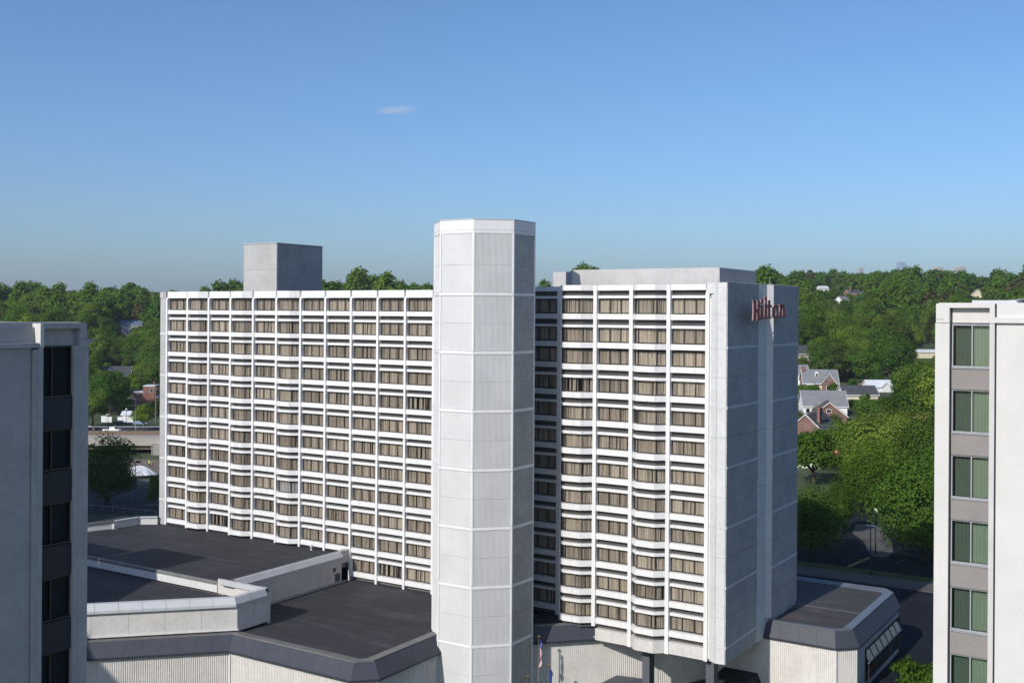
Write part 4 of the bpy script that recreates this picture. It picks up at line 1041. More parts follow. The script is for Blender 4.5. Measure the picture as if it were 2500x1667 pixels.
house('brick house with tall red chimney and dark roof nearest the hotel', G(1988,1078,272), 10.5, 8.2, 3.6, 3.6, face_cam+R(52), 'brick_brown', 'shingle_dark', chimney=(-2.6,-2.4,1.6,1.5,'brick_red'), wins=(('f',3.4,.7,.9,1.4),('f',1.6,.7,.9,1.4),('f',-.2,.7,.9,1.4),('r',0,.7,1,1.3)), keep=(1948,1012,2038,1086))
house('small garage with dark roof at the foot of the slope', G(1958,1135,236), 7, 5.5, 2.2, 1.4, face_cam-.2, 'siding_white', 'shingle_dark', name='garage', cat='garage', keep=(1945,1110,1992,1132))
house('distant red brick house with chimney on the hill', G(2080,729,800), 9.0, 7, 3.8, 2.6, face_cam+R(14), 'brick_red', 'shingle_dark', chimney=(-3.6,-3.4,1.2,2.0,'brick_red'), wins=(('f',-2,.6,1,1.4),('f',1.6,.6,1,1.4),('f',-2,2.7,1,1.3)), keep=(2060,704,2100,733))
house('distant white gabled house with grey roof on the hill', G(2056,741,770), 8, 6.2, 2.2, 2.8, face_cam+R(35), 'siding_white', 'shingle_grey', name='white_house', wins=(('r',0,.6,1,1.3),), keep=(2035,722,2074,745))
house('far white roofed house above the hotel corner', G(2008,708,850), 7.5, 5, 1.6, 1.4, face_cam+.2, 'siding_white', 'metal_roof', name='white_house', keep=(1992,698,2026,711))
house('pale shed roof among trees beside the right tower', G(2258,871,470), 8.5, 6, 2.2, .9, face_cam, 'siding_cream', 'metal_roof', name='shed', cat='shed', keep=(2236,856,2282,872))
house('dark roofed house at the hotel edge below the big tree', G(1946,880,430), 9, 8, 3, 3.0, face_cam+.3, 'siding_cream', 'shingle_dark', name='cream_house', wins=(('f',3.2,.5,1,1.4),), keep=(1942,852,1972,884))
house('tall pale gable just above the right tower roof', G(2384,733,640), 5, 7, 3.4, 3.0, face_cam+R(80), 'siding_cream', 'shingle_brown', name='cream_house', wins=(('l',0,1.2,.8,1.3),), keep=(2374,714,2394,736))
# left slope
house('dark roofed house with white dormer among left trees', G(286,930,520), 13, 9, 3, 4, face_cam+.2, 'siding_white', 'shingle_dark', name='white_house', dormer=(-3.2,2.0,.6), keep=(255,892,312,918))
house('flat roofed brick block with white parapet beside the hotel edge', G(369,985,440), 4.6, 8, 7.2, 0, face_cam+.1, 'brick_red', 'metal_roof', name='brick_block', cat='building', flat=True, chimney=(.9,1,.5,1.6,'brick_red'), wins=(('f',1.0,5.0,.9,1.3),), keep=(356,932,386,956))
house('dark brick wing with white roof edge left of the brick block', G(345,985,436), 5.6, 8, 4.6, 0, face_cam+.35, 'brick_brown', 'metal_roof', name='brick_block', cat='building', flat=True, wins=(('f',-1.2,2.8,.8,1.2),('f',1.0,2.8,.8,1.2)), keep=(326,944,360,960))
house('low brick shopfront with white parapet at hotel edge', G(370,985,425), 6.5, 6, 2.6, 0, face_cam, 'brick_red', 'metal_roof', name='brick_block', cat='building', flat=True, keep=(362,964,386,974))
house('house with blue roof glimpsed between left trees', G(322,806,640), 13, 9, 3, 2.6, face_cam+.4, 'siding_white', 'shingle_blue', name='white_house', keep=(302,784,344,806))
house('brick gabled house glimpsed below the blue roof', G(302,832,600), 6, 7, 3.4, 3, face_cam+R(80), 'brick_brown', 'shingle_grey', wins=(('l',0,1,.9,1.3),), keep=(292,808,312,832))
house('white garage with hipped top beside the white wall', G(311,1026,392), 2.8, 3.4, 2.3, 1.0, face_cam, 'siding_white', 'metal_roof', name='garage', cat='garage', keep=(304,1004,318,1028))

# ================================================================== LEFT STREET SCENE
def wl_pt(w, l, z): P = CAM + FWD*w + RGT*l; return Vector((P.x, P.y, z))
# overpass
br = thing('road_overpass', 'pale concrete road overpass crossing behind the hotel', 'overpass', wl_pt(318, -95, -44))
def bar(mat, nm, w0, l0, w1, l1, z0, z1, th, par):
    a = wl_pt(w0,l0,0); b = wl_pt(w1,l1,0); t = (b-a).normalized(); n = Vector((-t.y,t.x,0))*th
    MB().hexa([(a.x,a.y,z0),(b.x,b.y,z0),(b.x+n.x,b.y+n.y,z0),(a.x+n.x,a.y+n.y,z0),(a.x,a.y,z1),(b.x,b.y,z1),(b.x+n.x,b.y+n.y,z1),(a.x+n.x,a.y+n.y,z1)]).build(nm, M[mat], par)
bar('bridge_concrete','deck', 311,-170, 316,-80, -40.9,-40.2, 15, br)
bar('asphalt','road_surface', 313,-101, 316.5,-80, -40.19,-40.17, 12, br)
bar('bridge_concrete','parapet', 310.4,-170, 315.4,-80, -41.3,-39.35, .6, br)
bar('bridge_concrete','ledge', 310.0,-170, 315.0,-80, -41.5,-41.2, .8, br)
bar('wood_pole','girder', 311.0,-170, 316.0,-80, -42.7,-41.3, .5, br)
bar('wood_pole','girder', 318.0,-170, 323.0,-80, -42.7,-41.0, .5, br)
bar('wood_pole','far_parapet', 325.4,-170, 330.4,-80, -40.2,-38.9, .4, br)
bar('spandrel_dark','shade_sheet', 325.8,-170, 330.8,-80, -46,-40.95, .4, br)  # dark sheet added so the opening under the deck reads as shade
bar('bridge_concrete','abutment', 311.2,-103.2, 314.8,-84, -46,-40.9, 14, br)
for w_, l_ in ((311,-140),):
    P = wl_pt(w_+6, l_, 0); MB().box(P.x-1, P.x+1, P.y-1, P.y+1, -46, -40.9).build('pier', M['bridge_concrete'], br)
gr = thing('guard_rail', 'galvanised rail on the far side of the overpass', 'guard rail', wl_pt(330, -100, -41))
pts = [wl_pt(331+i*.5, -160+i*9, -38.2) for i in range(9)]
MB().tube(pts, .09, 6).build('rail', M['coping_metal'], gr)
for q in pts: MB().tube([(q.x,q.y,-41.2),(q.x,q.y,-38.15)], .05, 5).build('post', M['pole_grey'], gr)
gr2 = thing('guard_rail', 'dark rail along the shaded ramp below the podium roof', 'guard rail', wl_pt(224, -80, -44))
pts = [wl_pt(229-i*1.1, -95+i*2.6, -42.9) for i in range(10)]
MB().tube(pts, .05, 5).build('rail', M['pole_grey'], gr2)
for q in pts: MB().tube([(q.x,q.y,-44.2),(q.x,q.y,-42.9)], .04, 5).build('post', M['pole_grey'], gr2)

# tarpaulin over a spoil heap
tp = MB(); n1, n2 = 26, 16; base = at(340, 1162, 272); base.z = -44
rt = random.Random(5); gg = []
for i in range(n1+1):
    row = []
    for j in range(n2+1):
        a = 2*math.pi*i/n1; r_ = j/n2; rr = 1-(1-r_)**1.0
        wob = 1+.10*math.sin(3*a+1)+.06*math.sin(7*a)
        x = 4.4*rr*math.cos(a)*wob; y = 3.4*rr*math.sin(a)*wob
        z = 2.75*(1-rr**1.7) + .10*math.sin(11*a+2*rr)*rr*(1-rr)*4
        P = base + RGT*x + FWD*y; row.append((P.x,P.y,-44.05+max(0,z)))
    gg.append(row)
for i in range(n1):
    for j in range(n2): tp.quad(gg[i][j], gg[i][j+1], gg[i+1][j+1], gg[i+1][j])
tag(tp.build('tarpaulin_heap', M['tarp'], None, True), 'white tarpaulin heap beside the street under the overpass', 'tarpaulin')
sf = thing('silt_fence', 'low black fabric fence around the white tarpaulin heap', 'fence', base)
fp = [base + RGT*x + FWD*y for x, y in ((-6.5,-1.5),(-3,-4.2),(1.5,-4.6),(5.2,-2.6),(7.2,-.4))]
for a, b in zip(fp, fp[1:]): MB().hexa([(a.x,a.y,-44.2),(a.x+.05,a.y+.05,-44.2),(b.x+.05,b.y+.05,-44.2),(b.x,b.y,-44.2),(a.x,a.y,-43.2),(a.x+.05,a.y+.05,-43.2),(b.x+.05,b.y+.05,-43.2),(b.x,b.y,-43.2)]).build('fence_panel', M['silt_fence'], sf)
for a in fp: MB().tube([(a.x,a.y,-44.2),(a.x,a.y,-43.0)], .05, 5).build('post', M['wood_pole'], sf)
for k, l_ in enumerate((-5,-2,1,4)): pass
# construction workers
def person(label, P, vest, turn, arm):
    """standing worker, one continuous skinned body with vest and hard hat as children"""
    t = thing('person', label, 'person', P, rz=turn)
    J = [((0,0,.95),.15),((0,0,1.18),.15),((0,0,1.40),.17),((0,0,1.54),.06),((0,-.02,1.66),.10),((0,-.01,1.76),.085),
         ((.19,0,1.43),.07),((.26,-.05,1.16),.048),((.22,-.25+arm,.98),.04),((-.19,0,1.43),.07),((-.27,.02,1.16),.048),((-.25,-.10,.92),.04),
         ((.10,0,.88),.095),((.12,-.06,.48),.065),((.12,.0,.09),.05),((.12,-.16,.04),.045),((-.10,0,.88),.095),((-.12,.05,.48),.065),((-.13,.08,.09),.05),((-.13,-.08,.04),.045)]
    E_ = [(0,1),(1,2),(2,3),(3,4),(4,5),(2,6),(6,7),(7,8),(2,9),(9,10),(10,11),(0,12),(12,13),(13,14),(14,15),(0,16),(16,17),(17,18),(18,19)]
    me = bpy.data.meshes.new('body'); me.from_pydata([j[0] for j in J], E_, []); me.materials.append(M['cloth_dark'])
    o = put('body', me, t, (0,0,0), world=False)
    sk = o.modifiers.new('skin', 'SKIN'); lay = me.skin_vertices[0] if me.skin_vertices else None
    if lay is None:
        bpy.context.view_layer.objects.active = o
        lay = me.attributes and None
    if me.skin_vertices:
        for i, (_, r_) in enumerate(J): me.skin_vertices[0].data[i].radius = (r_, r_); me.skin_vertices[0].data[i].use_root = (i == 0)
    ss = o.modifiers.new('sub', 'SUBSURF'); ss.levels = 1; ss.render_levels = 1
    v = MB(); ring = [(.24*math.cos(2*math.pi*k/12), .17*math.sin(2*math.pi*k/12)) for k in range(12)]
    v.prism([(a*.92,b*.95) for a, b in ring], .90, 1.25, 0, ring); v.prism(ring, 1.25, 1.48, 0, [(a*.75,b*.7) for a, b in ring]); put('vest', v.mesh('vest', M[vest]), t, (0,0,0), world=False)
    put('head', MB().ball((0,-.02,1.66), .105, 0, 10, 8, 1.2).mesh('head', M['skin'], True), t, (0,0,0), world=False)
    put('hard_hat', MB().ball((0,-.01,1.74), .14, 0, 10, 6, .75).mesh('hard_hat', M['vest_yellow' if vest == 'vest_yellow' else 'flag_white'], True), t, (0,0,0), world=False)
P = at(364.5, 1146, 289); P.z = -44.0; person('worker in yellow high visibility vest standing by the bridge abutment', P, 'vest_yellow', .4, .0)
P = at(371, 1149, 286); P.z = -44.0; person('worker in orange high visibility vest beside the yellow vest', P, 'vest_orange', -.5, .1)

# cars
def vehicle(name, label, P, rz, body, kind):
    t = thing(name, label, 'pickup truck' if kind == 'pickup' else 'car', P, rz=rz)
    L = 5.6 if kind == 'pickup' else 4.6; Wd = .95; h = .5
    prof = [(-L/2,.45),(-L/2,1.0),(-L/2+.1,1.08)] + ([(-.55,1.08),(-.45,1.85),(.95,1.85),(1.55,1.12),(L/2-.15,1.02)] if kind == 'pickup' else [(-1.9,1.0),(-1.35,1.45),(.35,1.45),(1.15,.98),(L/2-.2,.85)]) + [(L/2,.75),(L/2,.40)]
    mb = MB(); n = len(prof)
    ya = [Wd*(.86 if z > 1.15 else 1.0) for x, z in prof]
    lv = [(x,-y,z) for (x,z), y in zip(prof, ya)]; rv = [(x,y,z) for (x,z), y in zip(prof, ya)]
    mb.v = lv+rv; mb.f = [tuple(range(n)), tuple(reversed(range(n,2*n)))] + [(i,(i+1)%n,n+(i+1)%n,n+i)[::-1] for i in range(n)]; mb.m = [0]*len(mb.f)
    put('body', mb.mesh('body', M[body]), t, (0,0,0), world=False)
    gl = MB()
    if kind == 'pickup': xs = [(-.38,.25),(.33,1.1)]; z0, z1 = 1.2, 1.72; wx = [(1.02,1.80,1.50,1.16)]
    else: xs = [(-1.45,-.45),(-.37,.75)]; z0, z1 = 1.03, 1.38; wx = [(.42,1.43,1.1,1.02)]
    for s in (-1, 1):
        for x0, x1 in xs: gl.hexa([(x0,s*Wd*.93-.02,z0),(x1,s*Wd*.93-.02,z0),(x1,s*Wd*.93+.02,z0),(x0,s*Wd*.93+.02,z0),(x0+.1,s*Wd*.87-.02,z1),(x1-.25 if x1 > .5 else x1,s*Wd*.87-.02,z1),(x1-.25 if x1 > .5 else x1,s*Wd*.87+.02,z1),(x0+.1,s*Wd*.87+.02,z1)])
    put('side_window', gl.mesh('side_window', M['car_glass']), t, (0,0,0), world=False)
    for xa, za, xb, zb in wx:
        put('windscreen', MB().hexa([(xb,-.8,zb),(xb+.05,-.8,zb+.03),(xb+.05,.8,zb+.03),(xb,.8,zb),(xa,-.75,za),(xa+.05,-.75,za+.03),(xa+.05,.75,za+.03),(xa,.75,za)]).mesh('windscreen', M['car_glass']), t, (0,0,0), world=False)
    if kind == 'pickup': put('truck_bed', MB().box(-L/2+.12,-.62,-.78,.78,1.05,1.09).mesh('truck_bed', M['silt_fence']), t, (0,0,0), world=False)
    for sx in (-L/2+.95, L/2-.95):
        for s in (-1, 1):
            wv = put('wheel', MB().tube([(sx,s*(Wd-.22),.36),(sx,s*(Wd+.01),.36)], .36, 14).mesh('tyre', M['tyre']), t, (0,0,0), world=False)
            put('rim', MB().tube([(sx,s*(Wd-.02),.36),(sx,s*(Wd+.025),.36)], .2, 10).mesh('rim', M['coping_metal']), wv, (0,0,0), world=False)
    for s in (-1, 1): put('headlight', MB().box(L/2-.06,L/2+.01,s*.7-.15,s*.7+.15,.62,.76).mesh('headlight', M['flag_white']), t, (0,0,0), world=False)
def cpos(px, py, d, z): P = at(px, py, d); return Vector((P.x, P.y, z))
vehicle('pickup_truck', 'white crew cab pickup truck on the street beyond the overpass', cpos(274,1055,345,-41.25), face_cam-.15, 'car_white', 'pickup')
vehicle('parked_car', 'black sedan parked in front of the white wall', cpos(294,1036,366,-41.15), face_cam+.1, 'car_black', 'sedan')
vehicle('parked_car', 'silver blue sedan under the tree near the hotel edge', cpos(342,1037,366,-41.15), face_cam+.12, 'car_blue', 'sedan')
vehicle('parked_car', 'dark sedan half hidden behind the left tower edge', cpos(222,1052,352,-41.25), face_cam-.1, 'car_black', 'sedan')
wwl = thing('garden_wall', 'low white garden wall behind the parked cars', 'wall', cpos(290,1030,378,-41.2))
for i in range(6):
    a = cpos(247+i*13.2,1030,378,0); b = cpos(247+(i+1)*13.2-.6,1030,378,0)
    if i == 2: continue
    MB().hexa([(a.x,a.y,-42),(b.x,b.y,-42),(b.x-.1,b.y+.2,-42),(a.x-.1,a.y+.2,-42),(a.x,a.y,-39.3-.25*(i%2)),(b.x,b.y,-39.3-.25*(i%2)),(b.x-.1,b.y+.2,-39.3-.25*(i%2)),(a.x-.1,a.y+.2,-39.3-.25*(i%2))]).build('wall_panel', M['siding_white'], wwl)

# lamps and poles
def lamp(name, label, P, h, mat, kind, rz=0):
    t = thing(name, label, 'street lamp', P, rz=rz)
    L = lambda nm, mb_, mt, par=None: put(nm, mb_.mesh(nm, M[mt], True), par or t, (0,0,0), world=False)
    L('pole', MB().tube([(0,0,0),(0,0,.3),(0,0,.31),(0,0,h)], [.2,.2,.10,.06], 8), mat)
    if kind == 'globe':
        L('collar', MB().tube([(0,0,h-.05),(0,0,h+.1)], [.1,.16], 8), mat); L('globe', MB().ball((0,0,h+.42), .34, 0, 12, 8, 1.15), 'flag_white'); L('cap', MB().tube([(0,0,h+.8),(0,0,h+1.0)], [.16,.03], 8), mat)
    elif kind == 'cobra':
        L('arm', MB().tube([(0,0,h-.3),(.6,0,h),(2.0,0,h+.1)], .05, 6), mat); L('lamp_head', MB().box(1.6,2.6,-.18,.18,h+.02,h+.2), 'pole_grey')
    elif kind == 'double':
        L('arm', MB().tube([(-1.9,0,h+.5),(-1.0,0,h+.2),(0,0,h-.2)], .05, 6), mat); L('lamp_head', MB().box(-2.5,-1.6,-.2,.2,h+.45,h+.65), mat); L('lamp_head', MB().box(.1,1.0,-.25,.25,h-.1,h+.25), mat)
    else:
        L('lamp_head', MB().box(-.7,.7,-.2,.2,h,h+.16), 'coping_metal')
    return t
lamp('street_lamp', 'black lamp post with white globe on the car park island', Vector((72.0,70.8,-37.82)), 6.0, 'pole_black', 'globe')
lamp('street_lamp', 'tall black post on the verge between street and car park', Vector((74.6,57.6,-37.85)), 6.6, 'pole_black', 'plain')
lamp('street_lamp', 'black double headed street lamp behind the podium roof', wl_pt(223,-77.2,-44), 10.4, 'pole_black', 'double', face_cam)
lamp('street_lamp', 'slim dark lamp post rising in front of the overpass', wl_pt(300,-111.5,-44), 12.6, 'pole_black', 'plain', face_cam)
lamp('street_lamp', 'tall grey street lamp beyond the overpass near the hotel edge', wl_pt(347,-120.2,-41.3), 10.6, 'pole_grey', 'cobra', face_cam+math.pi)
lamp('street_lamp', 'short lamp post before the white garden wall', wl_pt(372,-132,-41), 4.2, 'pole_black', 'globe')
up = thing('utility_pole', 'brown wooden utility pole at the hotel left edge', 'utility pole', wl_pt(372,-121.9,-41))
Pq = wl_pt(372,-121.9,0); MB().tube([(Pq.x,Pq.y,-41.5),(Pq.x,Pq.y,-28)], [.3,.2], 8).build('pole', M['wood_pole'], up)
MB().box(Pq.x-1.2,Pq.x+1.2,Pq.y-.08,Pq.y+.08,-29.2,-29.0).build('crossarm', M['wood_pole'], up)
Pq = G(2026,925,395)[0]
up2 = thing('utility_pole', 'thin utility pole rising above the grey dormer roof', 'utility pole', Pq)
MB().tube([(Pq.x,Pq.y,Pq.z-8),(Pq.x,Pq.y,Pq.z+6.2)], [.2,.14], 8).build('pole', M['wood_pole'], up2)
MB().box(Pq.x-.9,Pq.x+.9,Pq.y-.06,Pq.y+.06,Pq.z+5.4,Pq.z+5.55).build('crossarm', M['wood_pole'], up2)
def wire(label, a, b, sag, r=.035):
    pts = [a.lerp(b, i/16) - Vector((0,0,sag*4*(i/16)*(1-i/16))) for i in range(17)]
    tag(MB().tube(pts, r, 5).build('power_line', M['cable']), label, 'cable')
wire('pale power line over the red chimney roof', at(1935,1030,262), at(2300,1050,262), .6)
wire('second power line just below the first over the chimney', at(1935,1037,263), at(2300,1056,263), .8)
wire('low power line above the tree tops by the garage', at(1935,1082,250), at(2160,1096,250), .6, .03)
wire('power line crossing before the brick block at left', at(205,956,410), at(390,950,410), .8)
wire('lower power line crossing the left trees', at(240,990,400), at(390,980,400), .8)
sg = thing('street_sign', 'small white sign board on the shaded avenue', 'sign', wl_pt(252,-88.3,-44))
Pq = wl_pt(252,-88.3,0); MB().tube([(Pq.x,Pq.y,-44),(Pq.x,Pq.y,-42.2)], .04, 5).build('post', M['pole_grey'], sg)
MB().box(Pq.x-.3,Pq.x+.3,Pq.y-.02,Pq.y+.02,-42.3,-41.6).build('board', M['flag_white'], sg)

# ================================================================== TREES
def crown_arrays(seed, rx, ry, rz, nl, nc, ls, shape='round', gap=.0):
    """leaf cards on overlapping lobes; returns (N,4,3) quads centred on the crown base"""
    g = np.random.default_rng(seed); quads = []
    lob = []
    for i in range(nl):
        th = g.uniform(0, 2*np.pi); u = g.uniform(-.75, 1); rad = np.sqrt(max(0, 1-u*u))*g.uniform(.35, .82)
        w = {'round':1., 'tall':.8, 'spread':1.1}[shape]
        c_ = np.array([rx*rad*np.cos(th)*w, ry*rad*np.sin(th)*w, rz*(1+.72*u)])
        r_ = g.uniform(.24, .42)*min(rx, rz)*1.05
        lob.append((c_, r_))
    lob.append((np.array([0,0,rz]), .62*min(rx,rz)))
    per = max(8, nc//len(lob))
    for c_, r_ in lob:
        n = int(per*(.6+.8*(r_/(.33*min(rx,rz)))**1.6*.5)); d = g.normal(size=(n,3)); d /= np.linalg.norm(d, axis=1)[:,None]
        keep = g.uniform(size=n) > gap*(.5-.5*d[:,2]); d = d[keep]; n = len(d)
        r2 = r_*(1+.22*g.normal(size=n)).clip(.35,1.5); pos = c_ + d*np.c_[r2, r2, r2*.8]
        cen = pos-np.array([0,0,rz*.75]); cen /= np.linalg.norm(cen, axis=1)[:,None]+1e-6
        nrm = .75*d + .65*cen + .42*g.normal(size=(n,3)) + [0,0,.25]; nrm /= np.linalg.norm(nrm, axis=1)[:,None]
        t = np.cross(nrm, g.normal(size=(n,3))); t /= np.linalg.norm(t, axis=1)[:,None]; b_ = np.cross(nrm, t)
        s = ls*g.uniform(.55,1.25,size=(n,1)); s2 = s*g.uniform(.55,.95,size=(n,1))
        q = np.stack([pos-t*s, pos-b_*s2+nrm*s*.2, pos+t*s, pos+b_*s2-nrm*s*.15], 1); quads.append(q)
    return np.concatenate(quads)
def quads_mesh(name, q, mat):
    n = len(q); me = bpy.data.meshes.new(name)
    me.vertices.add(n*4); me.vertices.foreach_set('co', q.reshape(-1).astype(np.float32))
    me.loops.add(n*4); me.loops.foreach_set('vertex_index', np.arange(n*4, dtype=np.int32))
    me.polygons.add(n); me.polygons.foreach_set('loop_start', np.arange(0, n*4, 4, dtype=np.int32))
    me.materials.append(mat); me.update(calc_edges=True); return me
def trunk_mesh(seed, h, r, rx, bare=.0):
    g = random.Random(seed); mb = MB()
    mb.tube([(0,0,-1.2),(.05*h*g.uniform(-.3,.3),0,h*.5),(g.uniform(-.3,.3),g.uniform(-.3,.3),h*1.25)], [r*1.25,r*.85,r*.3], 7)
    for k in range(6):
        a = g.uniform(0,6.28); z = h*g.uniform(.55,1.1); e = rx*g.uniform(.45,.8)
        mb.tube([(0,0,z),(math.cos(a)*e*.5,math.sin(a)*e*.5,z+e*.45),(math.cos(a)*e,math.sin(a)*e,z+e*(.7+.4*g.random()))], [r*.45,r*.28,r*.08], 5)
    return mb.mesh('trunk', M['bark'])
protos = []
specs = [('round',7.2,6.2,22,6500,.34,'leaves',.1),('round',6.4,6.6,20,6000,.33,'leaves_deep',.1),('tall',5.2,8.0,22,6500,.34,'leaves',.15),('spread',8.6,5.4,26,6800,.34,'leaves_olive',.25),
         ('round',5.4,5.0,16,5000,.31,'leaves',.1),('tall',4.6,7.0,18,5200,.32,'leaves_deep',.2),('spread',7.6,5.6,22,6500,.34,'leaves',.3),('round',6.8,5.8,24,5200,.32,'leaves_olive',.35),('tall',5.0,7.4,20,3200,.31,'leaves_bronze',.5),
         ('round',6.0,6.0,18,6000,.32,'leaves',.15),('spread',6.8,6.6,22,5200,.32,'leaves_deep',.15)]
for i, (sh, rx, rz, nl, nc, ls, mt, gp) in enumerate(specs):
    q = crown_arrays(40+i, rx, rx*.95, rz, nl, nc, ls, sh, gp); hb = rz*.38
    q[:,:,2] += hb
    protos.append(dict(crown=quads_mesh('crown', q, M[mt]), trunk=trunk_mesh(60+i, hb+rz*.6, .12+rx*.045, rx), rx=rx, h=hb+2*rz))
for i, (sh, rx, rz, mt, gp, nc) in enumerate([('spread',8.0,6.4,'leaves',.2,17000),('round',6.6,6.8,'leaves_deep',.15,15000),('tall',5.6,7.6,'leaves',.2,14000)]):
    q = crown_arrays(80+i, rx, rx*.95, rz, 40, nc, .21, sh, gp); hb = rz*(.02 if i == 0 else .10); q[:,:,2] += hb
    protos.append(dict(crown=quads_mesh('crown', q, M[mt]), trunk=trunk_mesh(90+i, hb+rz*.75, .12+rx*.045, rx), rx=rx, h=hb+2*rz))
def tree(P, pi, s, rz, label, group=None, name='leafy_tree', sz=None, crown=None):
    pr = protos[pi]; t = thing(name, label, 'tree', P, group, rz)
    t.scale = (s, s, sz or s)
    for nm in ('trunk', 'crown'):
        o = bpy.data.objects.new(nm, pr[nm]); COL.objects.link(o); o.parent = t
    return t
# named single trees
def tree_at(px, py_base, depth, pi, s, label, z=None, sz=None):
    P = at(px, py_base, depth); P.z = ground_z(P.x, P.y) if z is None else z
    return tree(P, pi, s, rnd.random()*6.28, label, None, 'leafy_tree', sz)
singles = [
 (1982,1372,158,12,.80,'large dark tree in shade between the hotel and the car park',-38,.80),
 (2052,1345,176,13,.56,'smaller shaded tree behind the big dark tree by the car park',-38,None),
 (2258,1372,158,11,1.05,'broad bright green tree overhanging the car park beside the right tower',-38,1.15),
 (2340,1330,150,13,.85,'round green tree at the edge of the right tower above the car park',-38,1.1),
 (2140,1300,205,11,.95,'sunlit green tree behind the car park lamp',-38,None),
 (1985,1245,222,4,1.0,'bright yellow green tree right below the garage roof',None,None),
 (2180,1240,228,13,.95,'tall green tree in the second row behind the car park',None,None),
 (2070,1230,236,11,.9,'spreading tree left of the tall one behind the car park',None,None),
 (2262,1220,218,12,1.0,'deep green tree behind the corner of the right tower',None,None),
 (2120,1332,196,11,.74,'low spreading tree behind the lamp with the white globe',-38,.8),
 (262,1292,232,12,1.12,'large dark street tree in shade left of the hotel',-44,1.05),
 (376,1292,226,5,.45,'dark shrubby tree at the hotel left edge by the avenue',-44,None),
 (352,1048,352,4,.72,'bright green street tree near the overpass lamp',-41.2,None),
 (226,1068,360,9,.9,'leafy tree by the left tower edge beyond the overpass',-41.2,None),
 (268,1040,384,10,1.1,'large leafy tree above the white garden wall',-41,None),
]
single_pos = []
for px, py, d, pi, s, lab, z, sz in singles:
    t = tree_at(px, py, d, pi, s, lab, z, sz); single_pos.append((t.location.x, t.location.y, protos[pi]['rx']*s))
# shrubs near the glazed bay
sh_q = crown_arrays(90, 1.9, 1.7, 1.5, 14, 1500, .17)
sh_me = quads_mesh('foliage', sh_q, M['leaves_deep'])
for (x, y, s, lab) in ((89.6,14.2,1.15,'leafy shrub in shade below the glazed bay'),(92.3,12.8,1.25,'sunlit flowering shrub at the foot of the right tower')):
    t = thing('shrub', lab, 'shrub', (x,y,-38.4), 'shrubs below the glazed bay'); t.scale = (s,s,s)
    o = bpy.data.objects.new('foliage', sh_me); COL.objects.link(o); o.parent = t
    MB().tube([(0,0,-.3),(0,0,1.2)], [.12,.06], 6); o2 = put('stem', MB().tube([(0,0,-.3),(0,0,1.3)], [.12,.05], 6).mesh('stem', M['bark']), t, (0,0,0), world=False)
q = crown_arrays(95, 1.6, 1.6, 1.2, 10, 500, .22); bm_ = quads_mesh('flowers', q, M['blossom'])
Pb = at(2041,1124,232); t = thing('flowering_bush', 'pink flowering bush among the green trees', 'bush', Pb)
o = bpy.data.objects.new('flowers', bm_); COL.objects.link(o); o.parent = t
put('stem', MB().tube([(0,0,-6),(0,0,1)], [.15,.06], 6).mesh('stem', M['bark']), t, (0,0,0), world=False)

# woods on both hillsides
def visible(P, top):
    x, y, w = pxy(P + Vector((0,0,top))); xb, yb, _ = pxy(P)
    if w < 180: return False
    if x < -60 or x > 2560: return False
    if x < 190: return y < 800                                    # above the left tower
    if x < 400: return True
    if x < 1945: return y < 708 and w > 480                       # over the hotel roofs
    if x < 2440: return True
    return y < 745
cands = []
gr_ = random.Random(11)
sp = 11.8
for i, j, ps in [(i, j, ps) for ps in (0, 1) for i in range(-75, 75) for j in range(0, 112)]:
    if True:
        w = 195 + j*sp + gr_.uniform(-.42,.42)*sp; l = i*sp + gr_.uniform(-.42,.42)*sp
        P = CAM + FWD*w + RGT*l; k = l/w
        if abs(k) > .52 or (ps and (k > -.25 or w > 700)): continue
        if w < 215 and k > 0: continue
        if k < -.1 and w < 384: continue
        if k < -.1 and w < 400 and gr_.random() < .6: continue
        if -.32 < k < .22 and w < 480: continue
        P.z = ground_z(P.x, P.y)
        if 20 < P.x < 140 and P.y < 110: continue
        pi = gr_.choice([0,0,1,2,2,3,4,5,6,7,9,9,10] if gr_.random() > .02 else [8])
        s = gr_.uniform(.80,1.30) * (1+.12*math.sin(P.x*.021+1.3)*math.cos(P.y*.017)+.10*math.sin(P.x*.06+P.y*.05))
        if w > 600: s *= 1.12
        if not visible(P, protos[pi]['h']*s): continue
        if any((P.x-x)**2+(P.y-y)**2 < (rr+2.0)**2 for x, y, rr in single_pos): continue
        for f in (1., .62, .42, .28):
            sf = s*f; top = protos[pi]['h']*sf
            x0, yt, _ = pxy(P+Vector((0,0,top))); _, yb, _ = pxy(P); hw = protos[pi]['rx']*sf/w*FPX*.92
            if not any(w < hd+protos[pi]['rx']*sf+5 and w > hd-400 and x0+hw > hx0 and x0-hw < hx1 and yb > hy0 and yt < hy1-(hy1-hy0)*.62 for (hx0, hy0, hx1, hy1, hd) in houses_px):
                cands.append((w, P, pi, sf, gr_.random()*6.28, k)); break
cands.sort(key=lambda c: c[0])
